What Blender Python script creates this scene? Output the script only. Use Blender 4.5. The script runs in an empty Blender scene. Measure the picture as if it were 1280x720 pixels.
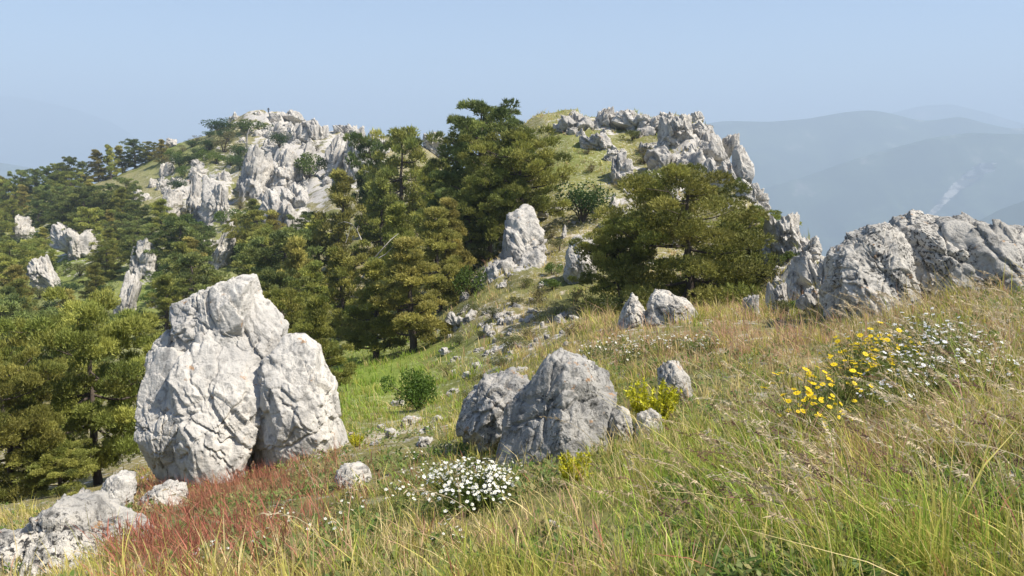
import bpy, math, random
import numpy as np
from mathutils import Vector

R = math.radians
sc = bpy.context.scene
COL = sc.collection

# ------------------------------------------------------------------ camera
F_PX, HOR = 1000.0, 190.0                      # focal length and eye level in photo pixels (1280 x 720)
PITCH = math.atan((360 - HOR) / F_PX)
cam_d = bpy.data.cameras.new('camera')
cam_d.sensor_width = 36.0
cam_d.lens = 36.0 * F_PX / 1280.0
cam_d.clip_start = 0.05
cam_d.clip_end = 60000
cam = bpy.data.objects.new('camera', cam_d)
cam.rotation_euler = (R(90) - PITCH, 0, 0)
COL.objects.link(cam)
sc.camera = cam

# ------------------------------------------------------------------ sky, sun, exposure
SUN_AZ, SUN_EL = 107.0, 53.0                    # azimuth clockwise from +Y
w = bpy.data.worlds.new('World'); sc.world = w; w.use_nodes = True
nt = w.node_tree; nt.nodes.clear()
sky = nt.nodes.new('ShaderNodeTexSky'); sky.sky_type = 'NISHITA'; sky.sun_disc = False
sky.sun_elevation = R(SUN_EL); sky.sun_rotation = R(SUN_AZ)
sky.altitude = 1200; sky.air_density = 1.0; sky.dust_density = 1.6; sky.ozone_density = 2.2
bg = nt.nodes.new('ShaderNodeBackground'); bg.inputs['Strength'].default_value = 0.088
wo = nt.nodes.new('ShaderNodeOutputWorld')
nt.links.new(sky.outputs[0], bg.inputs['Color']); nt.links.new(bg.outputs[0], wo.inputs['Surface'])
sun_d = bpy.data.lights.new('sun', 'SUN'); sun_d.energy = 4.9; sun_d.angle = R(0.53); sun_d.color = (1.0, 0.93, 0.82)
sun = bpy.data.objects.new('sun', sun_d); COL.objects.link(sun)
TO_SUN = Vector((math.cos(R(SUN_EL)) * math.sin(R(SUN_AZ)), math.cos(R(SUN_EL)) * math.cos(R(SUN_AZ)), math.sin(R(SUN_EL))))
sun.rotation_euler = TO_SUN.to_track_quat('Z', 'Y').to_euler()
sun.location = (20, -10, 60)
vs = sc.view_settings
vs.view_transform = 'Standard'; vs.look = 'None'; vs.gamma = 1.0; vs.use_curve_mapping = False
vs.exposure = 0.92
try:
    sc.cycles.use_denoising = True
    sc.cycles.max_bounces = 6; sc.cycles.diffuse_bounces = 3; sc.cycles.transmission_bounces = 3
    sc.cycles.volume_bounces = 1
except Exception:
    pass

# ------------------------------------------------------------------ pixel <-> direction
CP, SP = math.cos(PITCH), math.sin(PITCH)
def pix_ae(u, v):
    du = (np.asarray(u, float) - 640) / F_PX; dv = (np.asarray(v, float) - 360) / F_PX
    y = CP - dv * SP; z = -SP - dv * CP
    return du / y, z / y
def P(u, v, Y):
    a, e = pix_ae(u, v)
    return np.array([a * Y, Y, e * Y])

# ------------------------------------------------------------------ numpy noise
def _hash(ix, iy, iz, s=0):
    h = (ix.astype(np.int64) * 374761393 + iy.astype(np.int64) * 668265263 + iz.astype(np.int64) * 2147483647 + s * 1274126177) & 0xFFFFFFFF
    h = ((h ^ (h >> 13)) * 1274126177) & 0xFFFFFFFF
    h = ((h ^ (h >> 16)) * 2246822519) & 0xFFFFFFFF
    h = h ^ (h >> 15)
    return (h & 0xFFFFFF) / float(0xFFFFFF)
def vnoise(p, s=0):
    p = np.asarray(p, float); i = np.floor(p); f = p - i; f = f * f * f * (f * (f * 6 - 15) + 10); i = i.astype(np.int64)
    x, y, z = i[:, 0], i[:, 1], i[:, 2]; fx, fy, fz = f[:, 0], f[:, 1], f[:, 2]
    def L(a, b, t): return a + (b - a) * t
    c = lambda dx, dy, dz: _hash(x + dx, y + dy, z + dz, s)
    return L(L(L(c(0,0,0), c(1,0,0), fx), L(c(0,1,0), c(1,1,0), fx), fy), L(L(c(0,0,1), c(1,0,1), fx), L(c(0,1,1), c(1,1,1), fx), fy), fz) * 2 - 1
def fbm(p, octv=4, s=0, gain=0.5):
    p = np.asarray(p, float); o = 0; a = 1.0
    for k in range(octv):
        o = o + a * vnoise(p * (2.03 ** k) + 17.3 * k, s + k); a *= gain
    return o
def ridged(p, octv=4, s=0, gain=0.5):
    p = np.asarray(p, float); o = 0; a = 1.0
    for k in range(octv):
        o = o + a * (1 - 2 * np.abs(vnoise(p * (2.07 ** k) + 11.1 * k, s + k))); a *= gain
    return o
def voronoi(p, s=0):
    p = np.asarray(p, float); i = np.floor(p).astype(np.int64); n = len(p)
    f1 = np.full(n, 9.0); f2 = np.full(n, 9.0); cid = np.zeros(n); off = np.zeros((n, 3))
    for dx in (-1, 0, 1):
        for dy in (-1, 0, 1):
            for dz in (-1, 0, 1):
                x, y, z = i[:, 0] + dx, i[:, 1] + dy, i[:, 2] + dz
                q = np.stack([x + _hash(x, y, z, s), y + _hash(x, y, z, s + 1), z + _hash(x, y, z, s + 2)], 1)
                d = np.sqrt(((p - q) ** 2).sum(1)); h = _hash(x, y, z, s + 3)
                closer = d < f1
                f2 = np.where(closer, f1, np.minimum(f2, d)); cid = np.where(closer, h, cid); f1 = np.where(closer, d, f1); off = np.where(closer[:, None], p - q, off)
    return f1, f2, cid, off
def facet(p, s, step, tiltk):
    """broken-rock relief: every cell is a flat face of its own height and slope"""
    f1, f2, cid, off = voronoi(p, s); h = (cid * 1e5).astype(np.int64); o = np.zeros_like(h)
    g = np.stack([_hash(h, o, o, s + 5), _hash(h, o + 1, o, s + 6), _hash(h, o, o + 1, s + 7)], 1) * 2 - 1
    return step * (cid - 0.5) + tiltk * (g * off).sum(1), f2 - f1, cid
def noise2(x, y, scale, octv=3, s=0):
    return fbm(np.stack([np.ravel(x) / scale, np.ravel(y) / scale, np.full(np.size(x), 3.7 + s)], 1), octv, s).reshape(np.shape(x))

# ------------------------------------------------------------------ mesh helpers
def mesh_of(name, V, F, mat=None, smooth=False, col=None):
    """V (n,3); F list of (m,k) index arrays of one polygon size each"""
    V = np.ascontiguousarray(V, dtype=np.float32)
    F = [np.asarray(f, dtype=np.int32) for f in (F if isinstance(F, (list, tuple)) else [F]) if len(f)]
    me = bpy.data.meshes.new(name)
    me.vertices.add(len(V)); me.vertices.foreach_set('co', V.ravel())
    loops = np.concatenate([f.ravel() for f in F]); sizes = np.concatenate([np.full(len(f), f.shape[1], np.int32) for f in F])
    me.loops.add(len(loops)); me.loops.foreach_set('vertex_index', loops)
    me.polygons.add(len(sizes)); st = np.zeros(len(sizes), np.int32); st[1:] = np.cumsum(sizes)[:-1]
    me.polygons.foreach_set('loop_start', st)
    if smooth: me.polygons.foreach_set('use_smooth', np.ones(len(sizes), bool))
    if col is not None:
        ca = me.color_attributes.new('Col', 'FLOAT_COLOR', 'POINT')
        c4 = np.ones((len(V), 4), np.float32); c4[:, :3] = col; ca.data.foreach_set('color', c4.ravel())
    me.update(calc_edges=True)
    if mat: me.materials.append(mat)
    return me
def obj(name, me, parent=None, loc=None):
    o = bpy.data.objects.new(name, me); COL.objects.link(o)
    if parent is not None: o.parent = parent
    if loc is not None: o.location = [float(c) for c in loc]
    return o
def tag(o, label=None, cat=None, group=None, kind=None):
    if label: o['label'] = label
    if cat: o['category'] = cat
    if group: o['group'] = group
    if kind: o['kind'] = kind
    return o
def empty(name, loc, rz=0.0, scale=(1, 1, 1)):
    o = bpy.data.objects.new(name, None); COL.objects.link(o)
    o.location = [float(c) for c in loc]; o.rotation_euler = (0, 0, rz); o.scale = scale; o.empty_display_size = 0.2
    return o
class MB:
    """collects tubes and loose faces with a colour"""
    def __init__(s): s.v = []; s.q = []; s.t = []; s.c = []; s.n = 0
    def tube(s, pts, rad, k=6, col=(1, 1, 1)):
        pts = np.asarray(pts, float); m = len(pts); rad = np.broadcast_to(rad, (m,))
        tan = np.gradient(pts, axis=0); tan /= np.linalg.norm(tan, axis=1, keepdims=True) + 1e-9
        ref = np.where(np.abs(tan[:, 2:3]) > 0.85, np.array([[1., 0, 0]]), np.array([[0, 0, 1.]]))
        a = np.cross(tan, ref); a /= np.linalg.norm(a, axis=1, keepdims=True) + 1e-9; b = np.cross(tan, a)
        an = np.arange(k) * 2 * math.pi / k
        ring = pts[:, None] + rad[:, None, None] * (np.cos(an)[None, :, None] * a[:, None] + np.sin(an)[None, :, None] * b[:, None])
        base = s.n; s.v.append(ring.reshape(-1, 3)); s.n += m * k
        i = np.arange(m - 1)[:, None] * k; j = np.arange(k)[None]; j2 = (j + 1) % k
        s.q.append((base + np.stack([i + j, i + j2, i + k + j2, i + k + j], -1)).reshape(-1, 4))
        s.c.append(np.tile(np.asarray(col, float), (m * k, 1)))
    def tris(s, V, col):
        """V (n,3,3)"""
        n = len(V); s.v.append(V.reshape(-1, 3)); s.t.append(s.n + np.arange(n * 3).reshape(-1, 3)); s.n += n * 3
        s.c.append(np.repeat(np.broadcast_to(col, (n, 3)), 3, 0))
    def quads(s, V, col):
        n = len(V); s.v.append(V.reshape(-1, 3)); s.q.append(s.n + np.arange(n * 4).reshape(-1, 4)); s.n += n * 4
        s.c.append(np.repeat(np.broadcast_to(col, (n, 3)), 4, 0))
    def mesh(s, name, mat, smooth=False):
        return mesh_of(name, np.concatenate(s.v), [np.concatenate(x) for x in (s.q, s.t) if x], mat, smooth, np.concatenate(s.c))

def icosphere(n, cache={}):
    if n in cache: return cache[n]
    t = (1 + 5 ** .5) / 2
    V = np.array([[-1,t,0],[1,t,0],[-1,-t,0],[1,-t,0],[0,-1,t],[0,1,t],[0,-1,-t],[0,1,-t],[t,0,-1],[t,0,1],[-t,0,-1],[-t,0,1]], float)
    F = np.array([[0,11,5],[0,5,1],[0,1,7],[0,7,10],[0,10,11],[1,5,9],[5,11,4],[11,10,2],[10,7,6],[7,1,8],[3,9,4],[3,4,2],[3,2,6],[3,6,8],[3,8,9],[4,9,5],[2,4,11],[6,2,10],[8,6,7],[9,8,1]])
    V /= np.linalg.norm(V, axis=1, keepdims=True)
    for _ in range(n):
        E = np.sort(np.concatenate([F[:, [0, 1]], F[:, [1, 2]], F[:, [2, 0]]]), 1)
        U, inv = np.unique(E, axis=0, return_inverse=True); inv = inv.ravel()
        mid = V[U].mean(1); mid /= np.linalg.norm(mid, axis=1, keepdims=True)
        m = inv.reshape(3, -1) + len(V); V = np.concatenate([V, mid])
        a, b, c = F[:, 0], F[:, 1], F[:, 2]
        F = np.concatenate([np.stack([a, m[0], m[2]], 1), np.stack([b, m[1], m[0]], 1), np.stack([c, m[2], m[1]], 1), np.stack([m[0], m[1], m[2]], 1)])
    cache[n] = (V, F); return V, F

# ------------------------------------------------------------------ materials
def new_mat(name):
    m = bpy.data.materials.new(name); m.use_nodes = True; m.node_tree.nodes.clear()
    return m, m.node_tree
def N(nt, t, **kw):
    n = nt.nodes.new('ShaderNode' + t)
    for k, v in kw.items():
        if k in n.inputs: n.inputs[k].default_value = v
        else: setattr(n, k, v)
    return n
def ramp(nt, fac, stops):
    r = nt.nodes.new('ShaderNodeValToRGB'); e = r.color_ramp.elements
    while len(e) < len(stops): e.new(0.5)
    for el, (p, c) in zip(e, stops): el.position = p; el.color = (*c, 1) if len(c) == 3 else c
    nt.links.new(fac, r.inputs[0]); return r.outputs[0]
def mix(nt, fac, a, b, blend='MIX'):
    m = nt.nodes.new('ShaderNodeMix'); m.data_type = 'RGBA'; m.blend_type = blend
    for sock, val in ((m.inputs[0], fac), (m.inputs[6], a), (m.inputs[7], b)):
        if isinstance(val, bpy.types.NodeSocket): nt.links.new(val, sock)
        elif isinstance(val, (int, float)): sock.default_value = val
        else: sock.default_value = (*val, 1)
    return m.outputs[2]
def noise_n(nt, co, scale, detail=4, rough=0.55, dist=0.0):
    n = N(nt, 'TexNoise', Scale=scale, Detail=detail, Roughness=rough, Distortion=dist); nt.links.new(co, n.inputs['Vector']); return n.outputs[0]

def rock_mat(name, pale, mid, dark, speck=0.5, orange=0.0, sc_=1.0, bump=0.6, dist=0.03):
    m, nt = new_mat(name); g = N(nt, 'NewGeometry').outputs['Position']
    n1 = noise_n(nt, g, 1.6 * sc_, 6, 0.62); n2 = noise_n(nt, g, 9 * sc_, 6, 0.7, 0.4); n3 = noise_n(nt, g, 34 * sc_, 4, 0.7)
    c = ramp(nt, n1, [(0.33, mid), (0.62, pale)])
    c = mix(nt, ramp(nt, n2, [(0.36, (1, 1, 1)), (0.50, (0, 0, 0))]), c, tuple(x * 0.62 for x in mid))
    sp = N(nt, 'MapRange'); nt.links.new(n3, sp.inputs[0]); sp.inputs[1].default_value = 0.56 + 0.12 * (1 - speck); sp.inputs[2].default_value = 0.62 + 0.12 * (1 - speck)
    n4 = noise_n(nt, g, 3.1 * sc_, 3, 0.5); gate = ramp(nt, n4, [(0.42, (0, 0, 0)), (0.56, (1, 1, 1))])
    mm = N(nt, 'Math', operation='MULTIPLY'); nt.links.new(sp.outputs[0], mm.inputs[0]); nt.links.new(gate, mm.inputs[1])
    c = mix(nt, mm.outputs[0], c, dark)
    if orange:
        n5 = noise_n(nt, g, 4.3 * sc_, 5, 0.6); n6 = noise_n(nt, g, 26 * sc_, 3, 0.6)
        o1 = ramp(nt, n5, [(0.66 - 0.1 * orange, (0, 0, 0)), (0.70 - 0.1 * orange, (1, 1, 1))]); o2 = ramp(nt, n6, [(0.45, (0, 0, 0)), (0.55, (1, 1, 1))])
        m2 = N(nt, 'Math', operation='MULTIPLY'); nt.links.new(o1, m2.inputs[0]); nt.links.new(o2, m2.inputs[1])
        m3 = N(nt, 'Math', operation='MULTIPLY'); nt.links.new(m2.outputs[0], m3.inputs[0]); m3.inputs[1].default_value = 0.75
        c = mix(nt, m3.outputs[0], c, (0.36, 0.19, 0.07))
    rn = N(nt, 'TexNoise', noise_type='RIDGED_MULTIFRACTAL', Scale=5.5 * sc_, Detail=9.0, Roughness=0.62); nt.links.new(g, rn.inputs['Vector'])
    rs_ = N(nt, 'Math', operation='MULTIPLY', use_clamp=True); nt.links.new(rn.outputs[0], rs_.inputs[0]); rs_.inputs[1].default_value = 0.45
    h1 = N(nt, 'Math', operation='MULTIPLY_ADD'); nt.links.new(n2, h1.inputs[0]); h1.inputs[1].default_value = 1.1; nt.links.new(rs_.outputs[0], h1.inputs[2])
    h2 = N(nt, 'Math', operation='MULTIPLY_ADD'); nt.links.new(n3, h2.inputs[0]); h2.inputs[1].default_value = 0.6; nt.links.new(h1.outputs[0], h2.inputs[2])
    bp = N(nt, 'Bump', Strength=bump, Distance=dist); nt.links.new(h2.outputs[0], bp.inputs['Height'])
    b = N(nt, 'BsdfPrincipled', Roughness=0.92); b.inputs['Specular IOR Level'].default_value = 0.2
    nt.links.new(c, b.inputs['Base Color']); nt.links.new(bp.outputs[0], b.inputs['Normal'])
    o = N(nt, 'OutputMaterial'); nt.links.new(b.outputs[0], o.inputs['Surface'])
    return m
M_PALE = rock_mat('pale_limestone', (0.555, 0.525, 0.475), (0.39, 0.375, 0.35), (0.15, 0.145, 0.135), 0.55, 0.2, 0.9, 0.6, 0.045)
M_LICH = rock_mat('lichen_limestone', (0.56, 0.525, 0.465), (0.29, 0.28, 0.26), (0.05, 0.048, 0.045), 1.35, 0.35, 0.75, 0.8, 0.05)
M_GREY = rock_mat('grey_boulder', (0.44, 0.42, 0.385), (0.21, 0.208, 0.20), (0.045, 0.045, 0.043), 1.1, 0.5, 1.2, 0.8, 0.035)
M_FAR = rock_mat('hill_limestone', (0.53, 0.50, 0.45), (0.32, 0.305, 0.285), (0.13, 0.125, 0.115), 0.6, 0.15, 0.33, 0.6, 0.14)

def leaf_mat(name, base, trans=0.35, var=0.12, attr=True, rough=0.55):
    m, nt = new_mat(name)
    oi = N(nt, 'ObjectInfo'); hs = N(nt, 'HueSaturation')
    if attr:
        a = N(nt, 'VertexColor', layer_name='Col'); c = mix(nt, 1.0, a.outputs[0], base, 'MULTIPLY')
    else:
        rgb = N(nt, 'RGB'); rgb.outputs[0].default_value = (*base, 1); c = rgb.outputs[0]
    mr = N(nt, 'MapRange'); nt.links.new(oi.outputs['Random'], mr.inputs[0]); mr.inputs[3].default_value = 0.5 - var * 0.10; mr.inputs[4].default_value = 0.5 + var * 0.05
    mv = N(nt, 'Math', operation='FRACT'); m7 = N(nt, 'Math', operation='MULTIPLY'); nt.links.new(oi.outputs['Random'], m7.inputs[0]); m7.inputs[1].default_value = 7.31; nt.links.new(m7.outputs[0], mv.inputs[0])
    vr = N(nt, 'MapRange'); nt.links.new(mv.outputs[0], vr.inputs[0]); vr.inputs[3].default_value = 1 - var * 1.6; vr.inputs[4].default_value = 1 + var * 1.6
    nt.links.new(c, hs.inputs['Color']); nt.links.new(mr.outputs[0], hs.inputs['Hue']); nt.links.new(vr.outputs[0], hs.inputs['Value'])
    b = N(nt, 'BsdfPrincipled', Roughness=rough); b.inputs['Specular IOR Level'].default_value = 0.25; nt.links.new(hs.outputs[0], b.inputs['Base Color'])
    t = N(nt, 'BsdfTranslucent'); nt.links.new(hs.outputs[0], t.inputs['Color'])
    ms = N(nt, 'MixShader', Fac=trans); nt.links.new(b.outputs[0], ms.inputs[1]); nt.links.new(t.outputs[0], ms.inputs[2])
    o = N(nt, 'OutputMaterial'); nt.links.new(ms.outputs[0], o.inputs['Surface'])
    return m
M_NEEDLE = leaf_mat('pine_needles', (1, 1, 1), 0.30, 0.16)
M_LEAF = leaf_mat('shrub_leaves', (1, 1, 1), 0.35, 0.14)
M_GRASS = leaf_mat('grass_blades', (1, 1, 1), 0.40, 0.0)
M_PETAL = leaf_mat('petals', (1, 1, 1), 0.30, 0.05)

def bark_mat(name, a, b_):
    m, nt = new_mat(name); g = N(nt, 'NewGeometry').outputs['Position']
    mp = N(nt, 'Mapping'); mp.inputs['Scale'].default_value = (9, 9, 2.2); nt.links.new(g, mp.inputs['Vector'])
    n = noise_n(nt, mp.outputs[0], 2.0, 5, 0.65); c = ramp(nt, n, [(0.35, a), (0.65, b_)])
    bp = N(nt, 'Bump', Strength=0.8, Distance=0.03); nt.links.new(n, bp.inputs['Height'])
    b = N(nt, 'BsdfPrincipled', Roughness=0.9); nt.links.new(c, b.inputs['Base Color']); nt.links.new(bp.outputs[0], b.inputs['Normal'])
    o = N(nt, 'OutputMaterial'); nt.links.new(b.outputs[0], o.inputs['Surface']); return m
M_BARK = bark_mat('pine_bark', (0.045, 0.035, 0.028), (0.13, 0.10, 0.08))
M_DEAD = bark_mat('dead_wood', (0.22, 0.20, 0.18), (0.42, 0.39, 0.35))

def flat_mat(name, col, rough=0.8):
    m, nt = new_mat(name); b = N(nt, 'BsdfPrincipled', Roughness=rough); g = N(nt, 'NewGeometry').outputs['Position']
    c = ramp(nt, noise_n(nt, g, 7.0, 3), [(0.3, tuple(x * 0.8 for x in col)), (0.7, col)])
    nt.links.new(c, b.inputs['Base Color']); o = N(nt, 'OutputMaterial'); nt.links.new(b.outputs[0], o.inputs['Surface']); return m

def ground_mat():
    m, nt = new_mat('hillside_ground'); geo = N(nt, 'NewGeometry'); g = geo.outputs['Position']
    nA = noise_n(nt, g, 0.16, 5, 0.6); nB = noise_n(nt, g, 0.9, 6, 0.65); nC = noise_n(nt, g, 5.0, 6, 0.7); nD = noise_n(nt, g, 26, 4, 0.7)
    grass = ramp(nt, nB, [(0.32, (0.075, 0.085, 0.022)), (0.5, (0.15, 0.14, 0.045)), (0.68, (0.24, 0.20, 0.085))])
    grass = mix(nt, ramp(nt, nD, [(0.35, (0, 0, 0)), (0.7, (0.7, 0.7, 0.7))]), grass, (0.30, 0.25, 0.13))
    soil = ramp(nt, nC, [(0.35, (0.20, 0.165, 0.115)), (0.5, (0.30, 0.26, 0.20)), (0.66, (0.50, 0.47, 0.42))])
    c = mix(nt, ramp(nt, nC, [(0.52, (0, 0, 0)), (0.60, (1, 1, 1))]), grass, soil)
    c = mix(nt, ramp(nt, nA, [(0.38, (1, 1, 1)), (0.48, (0, 0, 0))]), c, mix(nt, 0.45, grass, (0.07, 0.10, 0.02)))
    rockc = ramp(nt, nC, [(0.3, (0.24, 0.23, 0.21)), (0.6, (0.52, 0.49, 0.45))])
    sx = N(nt, 'SeparateXYZ'); nt.links.new(geo.outputs['Normal'], sx.inputs[0])
    ad = N(nt, 'Math', operation='MULTIPLY_ADD'); nt.links.new(nB, ad.inputs[0]); ad.inputs[1].default_value = 0.5; nt.links.new(sx.outputs['Z'], ad.inputs[2])
    c = mix(nt, ramp(nt, ad.outputs[0], [(0.70, (1, 1, 1)), (0.86, (0, 0, 0))]), c, rockc)
    vc = N(nt, 'VertexColor', layer_name='Col'); nE = noise_n(nt, g, 0.45, 6, 0.7)
    sp_ = N(nt, 'SeparateColor'); nt.links.new(vc.outputs[0], sp_.inputs[0])
    sm = N(nt, 'Math', operation='MULTIPLY_ADD'); nt.links.new(sp_.outputs[1], sm.inputs[0]); sm.inputs[1].default_value = 0.36; nt.links.new(nB, sm.inputs[2])
    c = mix(nt, ramp(nt, sm.outputs[0], [(0.70, (0, 0, 0)), (0.78, (1, 1, 1))]), c, ramp(nt, nC, [(0.35, (0.30, 0.245, 0.17)), (0.5, (0.42, 0.36, 0.27)), (0.62, (0.60, 0.56, 0.49))]))
    c = mix(nt, sp_.outputs[2], c, ramp(nt, nC, [(0.35, (0.11, 0.16, 0.028)), (0.65, (0.22, 0.27, 0.05))]))
    am = N(nt, 'Math', operation='MULTIPLY_ADD'); nt.links.new(sp_.outputs[0], am.inputs[0]); am.inputs[1].default_value = 0.34; nt.links.new(nE, am.inputs[2])
    c = mix(nt, ramp(nt, am.outputs[0], [(0.68, (0, 0, 0)), (0.73, (1, 1, 1))]), c, rockc)
    bp = N(nt, 'Bump', Strength=0.8, Distance=0.05); nt.links.new(nC, bp.inputs['Height'])
    b2 = N(nt, 'Bump', Strength=0.7, Distance=0.02); nt.links.new(nD, b2.inputs['Height']); nt.links.new(bp.outputs[0], b2.inputs['Normal'])
    b = N(nt, 'BsdfPrincipled', Roughness=0.95); b.inputs['Specular IOR Level'].default_value = 0.1
    nt.links.new(c, b.inputs['Base Color']); nt.links.new(b2.outputs[0], b.inputs['Normal'])
    o = N(nt, 'OutputMaterial'); nt.links.new(b.outputs[0], o.inputs['Surface']); return m
M_GROUND = ground_mat()

# ------------------------------------------------------------------ terrain
# photo pixel (u, v) and depth Y in metres of points on the ground, hidden ground behind crests included
CTRL = []
def colm(u, *pairs):
    for Y, v in pairs: CTRL.append((u, v, Y))
colm(-150, (2.2, 840), (5, 715), (9, 660), (15, 640), (25, 600), (45, 500), (80, 420), (140, 345), (200, 300), (250, 330), (340, 400))
colm(60,  (2.2, 800), (3.6, 740), (5.2, 690), (8, 645), (12, 625), (17, 610), (27, 560), (45, 485), (80, 405), (130, 330), (180, 268), (210, 243), (240, 300), (340, 400))
colm(200, (2.2, 790), (3.6, 712), (5.2, 660), (7.5, 630), (10, 612), (15, 590), (25, 535), (42, 465), (70, 400), (110, 325), (160, 252), (200, 205), (222, 188), (250, 250), (340, 400))
colm(330, (2.2, 780), (3.4, 712), (5, 655), (7.5, 610), (10, 585), (14, 560), (24, 520), (40, 465), (62, 410), (100, 330), (150, 245), (195, 180), (228, 143), (245, 152), (280, 250), (340, 400))
colm(430, (2.3, 770), (3.6, 700), (5.5, 625), (8, 575), (12, 535), (18, 500), (27, 470), (40, 430), (60, 370), (95, 295), (140, 230), (180, 190), (205, 168), (225, 190), (260, 300), (340, 420))
colm(520, (2.4, 760), (3.8, 680), (5.5, 612), (8, 560), (12, 525), (16, 508), (22, 478), (30, 442), (40, 402), (60, 345), (90, 285), (130, 235), (170, 195), (195, 178), (220, 220), (340, 430))
colm(590, (2.4, 755), (4, 660), (6, 588), (9, 535), (13, 497), (18, 468), (25, 430), (33, 385), (45, 335), (58, 285), (80, 230), (120, 215), (160, 230), (340, 450))
colm(660, (2.5, 745), (4, 645), (5.6, 588), (7.5, 545), (10, 505), (14, 465), (19, 438), (25, 407), (32, 368), (40, 322), (50, 255), (60, 203), (72, 155), (85, 165), (105, 230), (340, 500))
colm(740, (2.5, 735), (4, 635), (6, 560), (8, 503), (11, 450), (15, 415), (20, 405), (28, 380), (35, 335), (44, 275), (54, 210), (64, 160), (72, 142), (85, 170), (110, 280), (340, 520))
colm(820, (2.6, 722), (4, 625), (6, 540), (8, 483), (11, 432), (15, 398), (20, 402), (28, 378), (37, 320), (47, 245), (56, 195), (66, 148), (78, 170), (100, 300), (340, 540))
colm(890, (2.6, 715), (4, 615), (6, 525), (8, 465), (11, 418), (15, 390), (20, 396), (28, 372), (38, 300), (47, 240), (54, 195), (60, 160), (70, 215), (90, 340), (200, 500), (340, 560))
colm(945, (2.6, 708), (4, 605), (6, 512), (8, 455), (12, 402), (16, 386), (22, 380), (30, 330), (38, 272), (44, 240), (50, 300), (65, 420), (120, 520), (340, 580))
colm(978, (16, 384), (22, 358), (28, 312), (33, 272), (38, 335), (50, 450))
colm(1010, (2.7, 698), (4, 595), (6, 502), (8, 448), (12, 398), (16, 378), (21, 343), (26, 300), (31, 360), (42, 490), (80, 560), (340, 600))
colm(1065, (2.7, 690), (4, 585), (6, 492), (8, 440), (11, 395), (14, 370), (17, 342), (21, 420), (32, 560), (80, 620), (340, 640))
colm(1150, (2.8, 678), (4, 570), (6, 472), (8, 415), (10, 385), (12, 372), (14.5, 420), (20, 540), (40, 640), (340, 680))
colm(1280, (2.8, 655), (4, 545), (6, 448), (8, 395), (10, 368), (12, 362), (14.5, 410), (20, 530), (40, 640), (340, 700))
colm(1500, (2.8, 620), (5, 470), (8, 380), (11, 350), (14, 390), (20, 520), (60, 660), (340, 720))
C = np.array(CTRL, float)
ca_, ce_ = pix_ae(C[:, 0], C[:, 1]); cl_ = np.log(C[:, 2])
KA, KL = 6.0, 2.2
Q = np.stack([ca_ * KA, cl_ * KL], 1)
def tps(d2): return 0.5 * d2 * np.log(d2 + 1e-9)
def _fit():
    n = len(Q); d2 = ((Q[:, None] - Q[None]) ** 2).sum(-1)
    A = np.zeros((n + 3, n + 3)); A[:n, :n] = tps(d2) + np.eye(n) * 0.02
    A[:n, n] = 1; A[:n, n + 1:] = Q; A[n, :n] = 1; A[n + 1:, :n] = Q.T
    b = np.zeros(n + 3); b[:n] = ce_
    return np.linalg.solve(A, b)
WT = _fit()
LMAX = math.log(340.0)
def base_e(a, l):
    a = np.clip(np.ravel(a), -1.05, 1.05); l = np.clip(np.ravel(l), math.log(2.2), LMAX)
    out = np.empty(len(a))
    for s in range(0, len(a), 40000):
        q = np.stack([a[s:s + 40000] * KA, l[s:s + 40000] * KL], 1)
        d2 = ((q[:, None] - Q[None]) ** 2).sum(-1)
        out[s:s + 40000] = tps(d2) @ WT[:-3] + WT[-3] + q @ WT[-2:]
    return out
def sstep(a, b, x):
    t = np.clip((x - a) / (b - a), 0, 1); return t * t * (3 - 2 * t)
def ground(X, Y):
    X = np.asarray(X, float); Y = np.asarray(Y, float); shp = np.broadcast(X, Y).shape
    X = np.broadcast_to(X, shp).ravel(); Y = np.broadcast_to(Y, shp).ravel()
    Yc = np.maximum(Y, 2.3)
    Z = Yc * base_e(X / Yc, np.log(Yc))
    Z = Z + 0.03 * noise2(X, Y, 0.45, 3, 1)
    Z = Z + 0.16 * sstep(6, 25, Y) * noise2(X, Y, 2.3, 4, 5)
    Z = Z + 0.8 * sstep(30, 140, Y) * noise2(X, Y, 9.0, 4, 9)
    mk = rocky_mask(X, Yc, Z); on = mk > 0.05
    if on.any():
        p = np.stack([X[on], Y[on], Z[on]], 1); sz = np.clip(0.03 * Y[on], 0.8, 6)[:, None]
        hA, _, _ = facet(p / (sz * 1.2), 301, 0.5, 0.5); hB, _, _ = facet(p / (sz * 0.45), 302, 0.2, 0.22)
        Z = Z.copy(); Z[on] += mk[on] * sz[:, 0] * (hA + hB) * 0.75
    return Z.reshape(shp)
ROCKY = [(365,215,48,52,1), (300,200,24,24,.6), (255,250,38,34,.9), (436,195,36,34,1), (330,290,40,30,.7), (880,195,46,40,1), (765,150,60,14,.8), (990,320,36,46,1), (1030,350,30,24,.8), (640,320,36,44,.5), (620,420,50,30,.35), (185,330,26,44,.6), (90,300,34,34,.6), (350,148,50,14,.9), (780,265,30,22,.5)]
def rocky_mask(X, Y, Z):
    c = Y * CP - Z * SP; u = 640 + F_PX * X / c; v = 360 - F_PX * (Y * SP + Z * CP) / c; o = np.zeros_like(u)
    for (cu, cv, su, sv, k) in ROCKY: o = np.maximum(o, k * np.exp(-0.5 * (((u - cu) / su) ** 2 + ((v - cv) / sv) ** 2)))
    return np.where(Y > 12, o, 0)
def G(x, y): return float(ground(np.array([x]), np.array([y]))[0])
YS = np.exp(np.linspace(math.log(2.3), math.log(335), 380))
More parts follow.
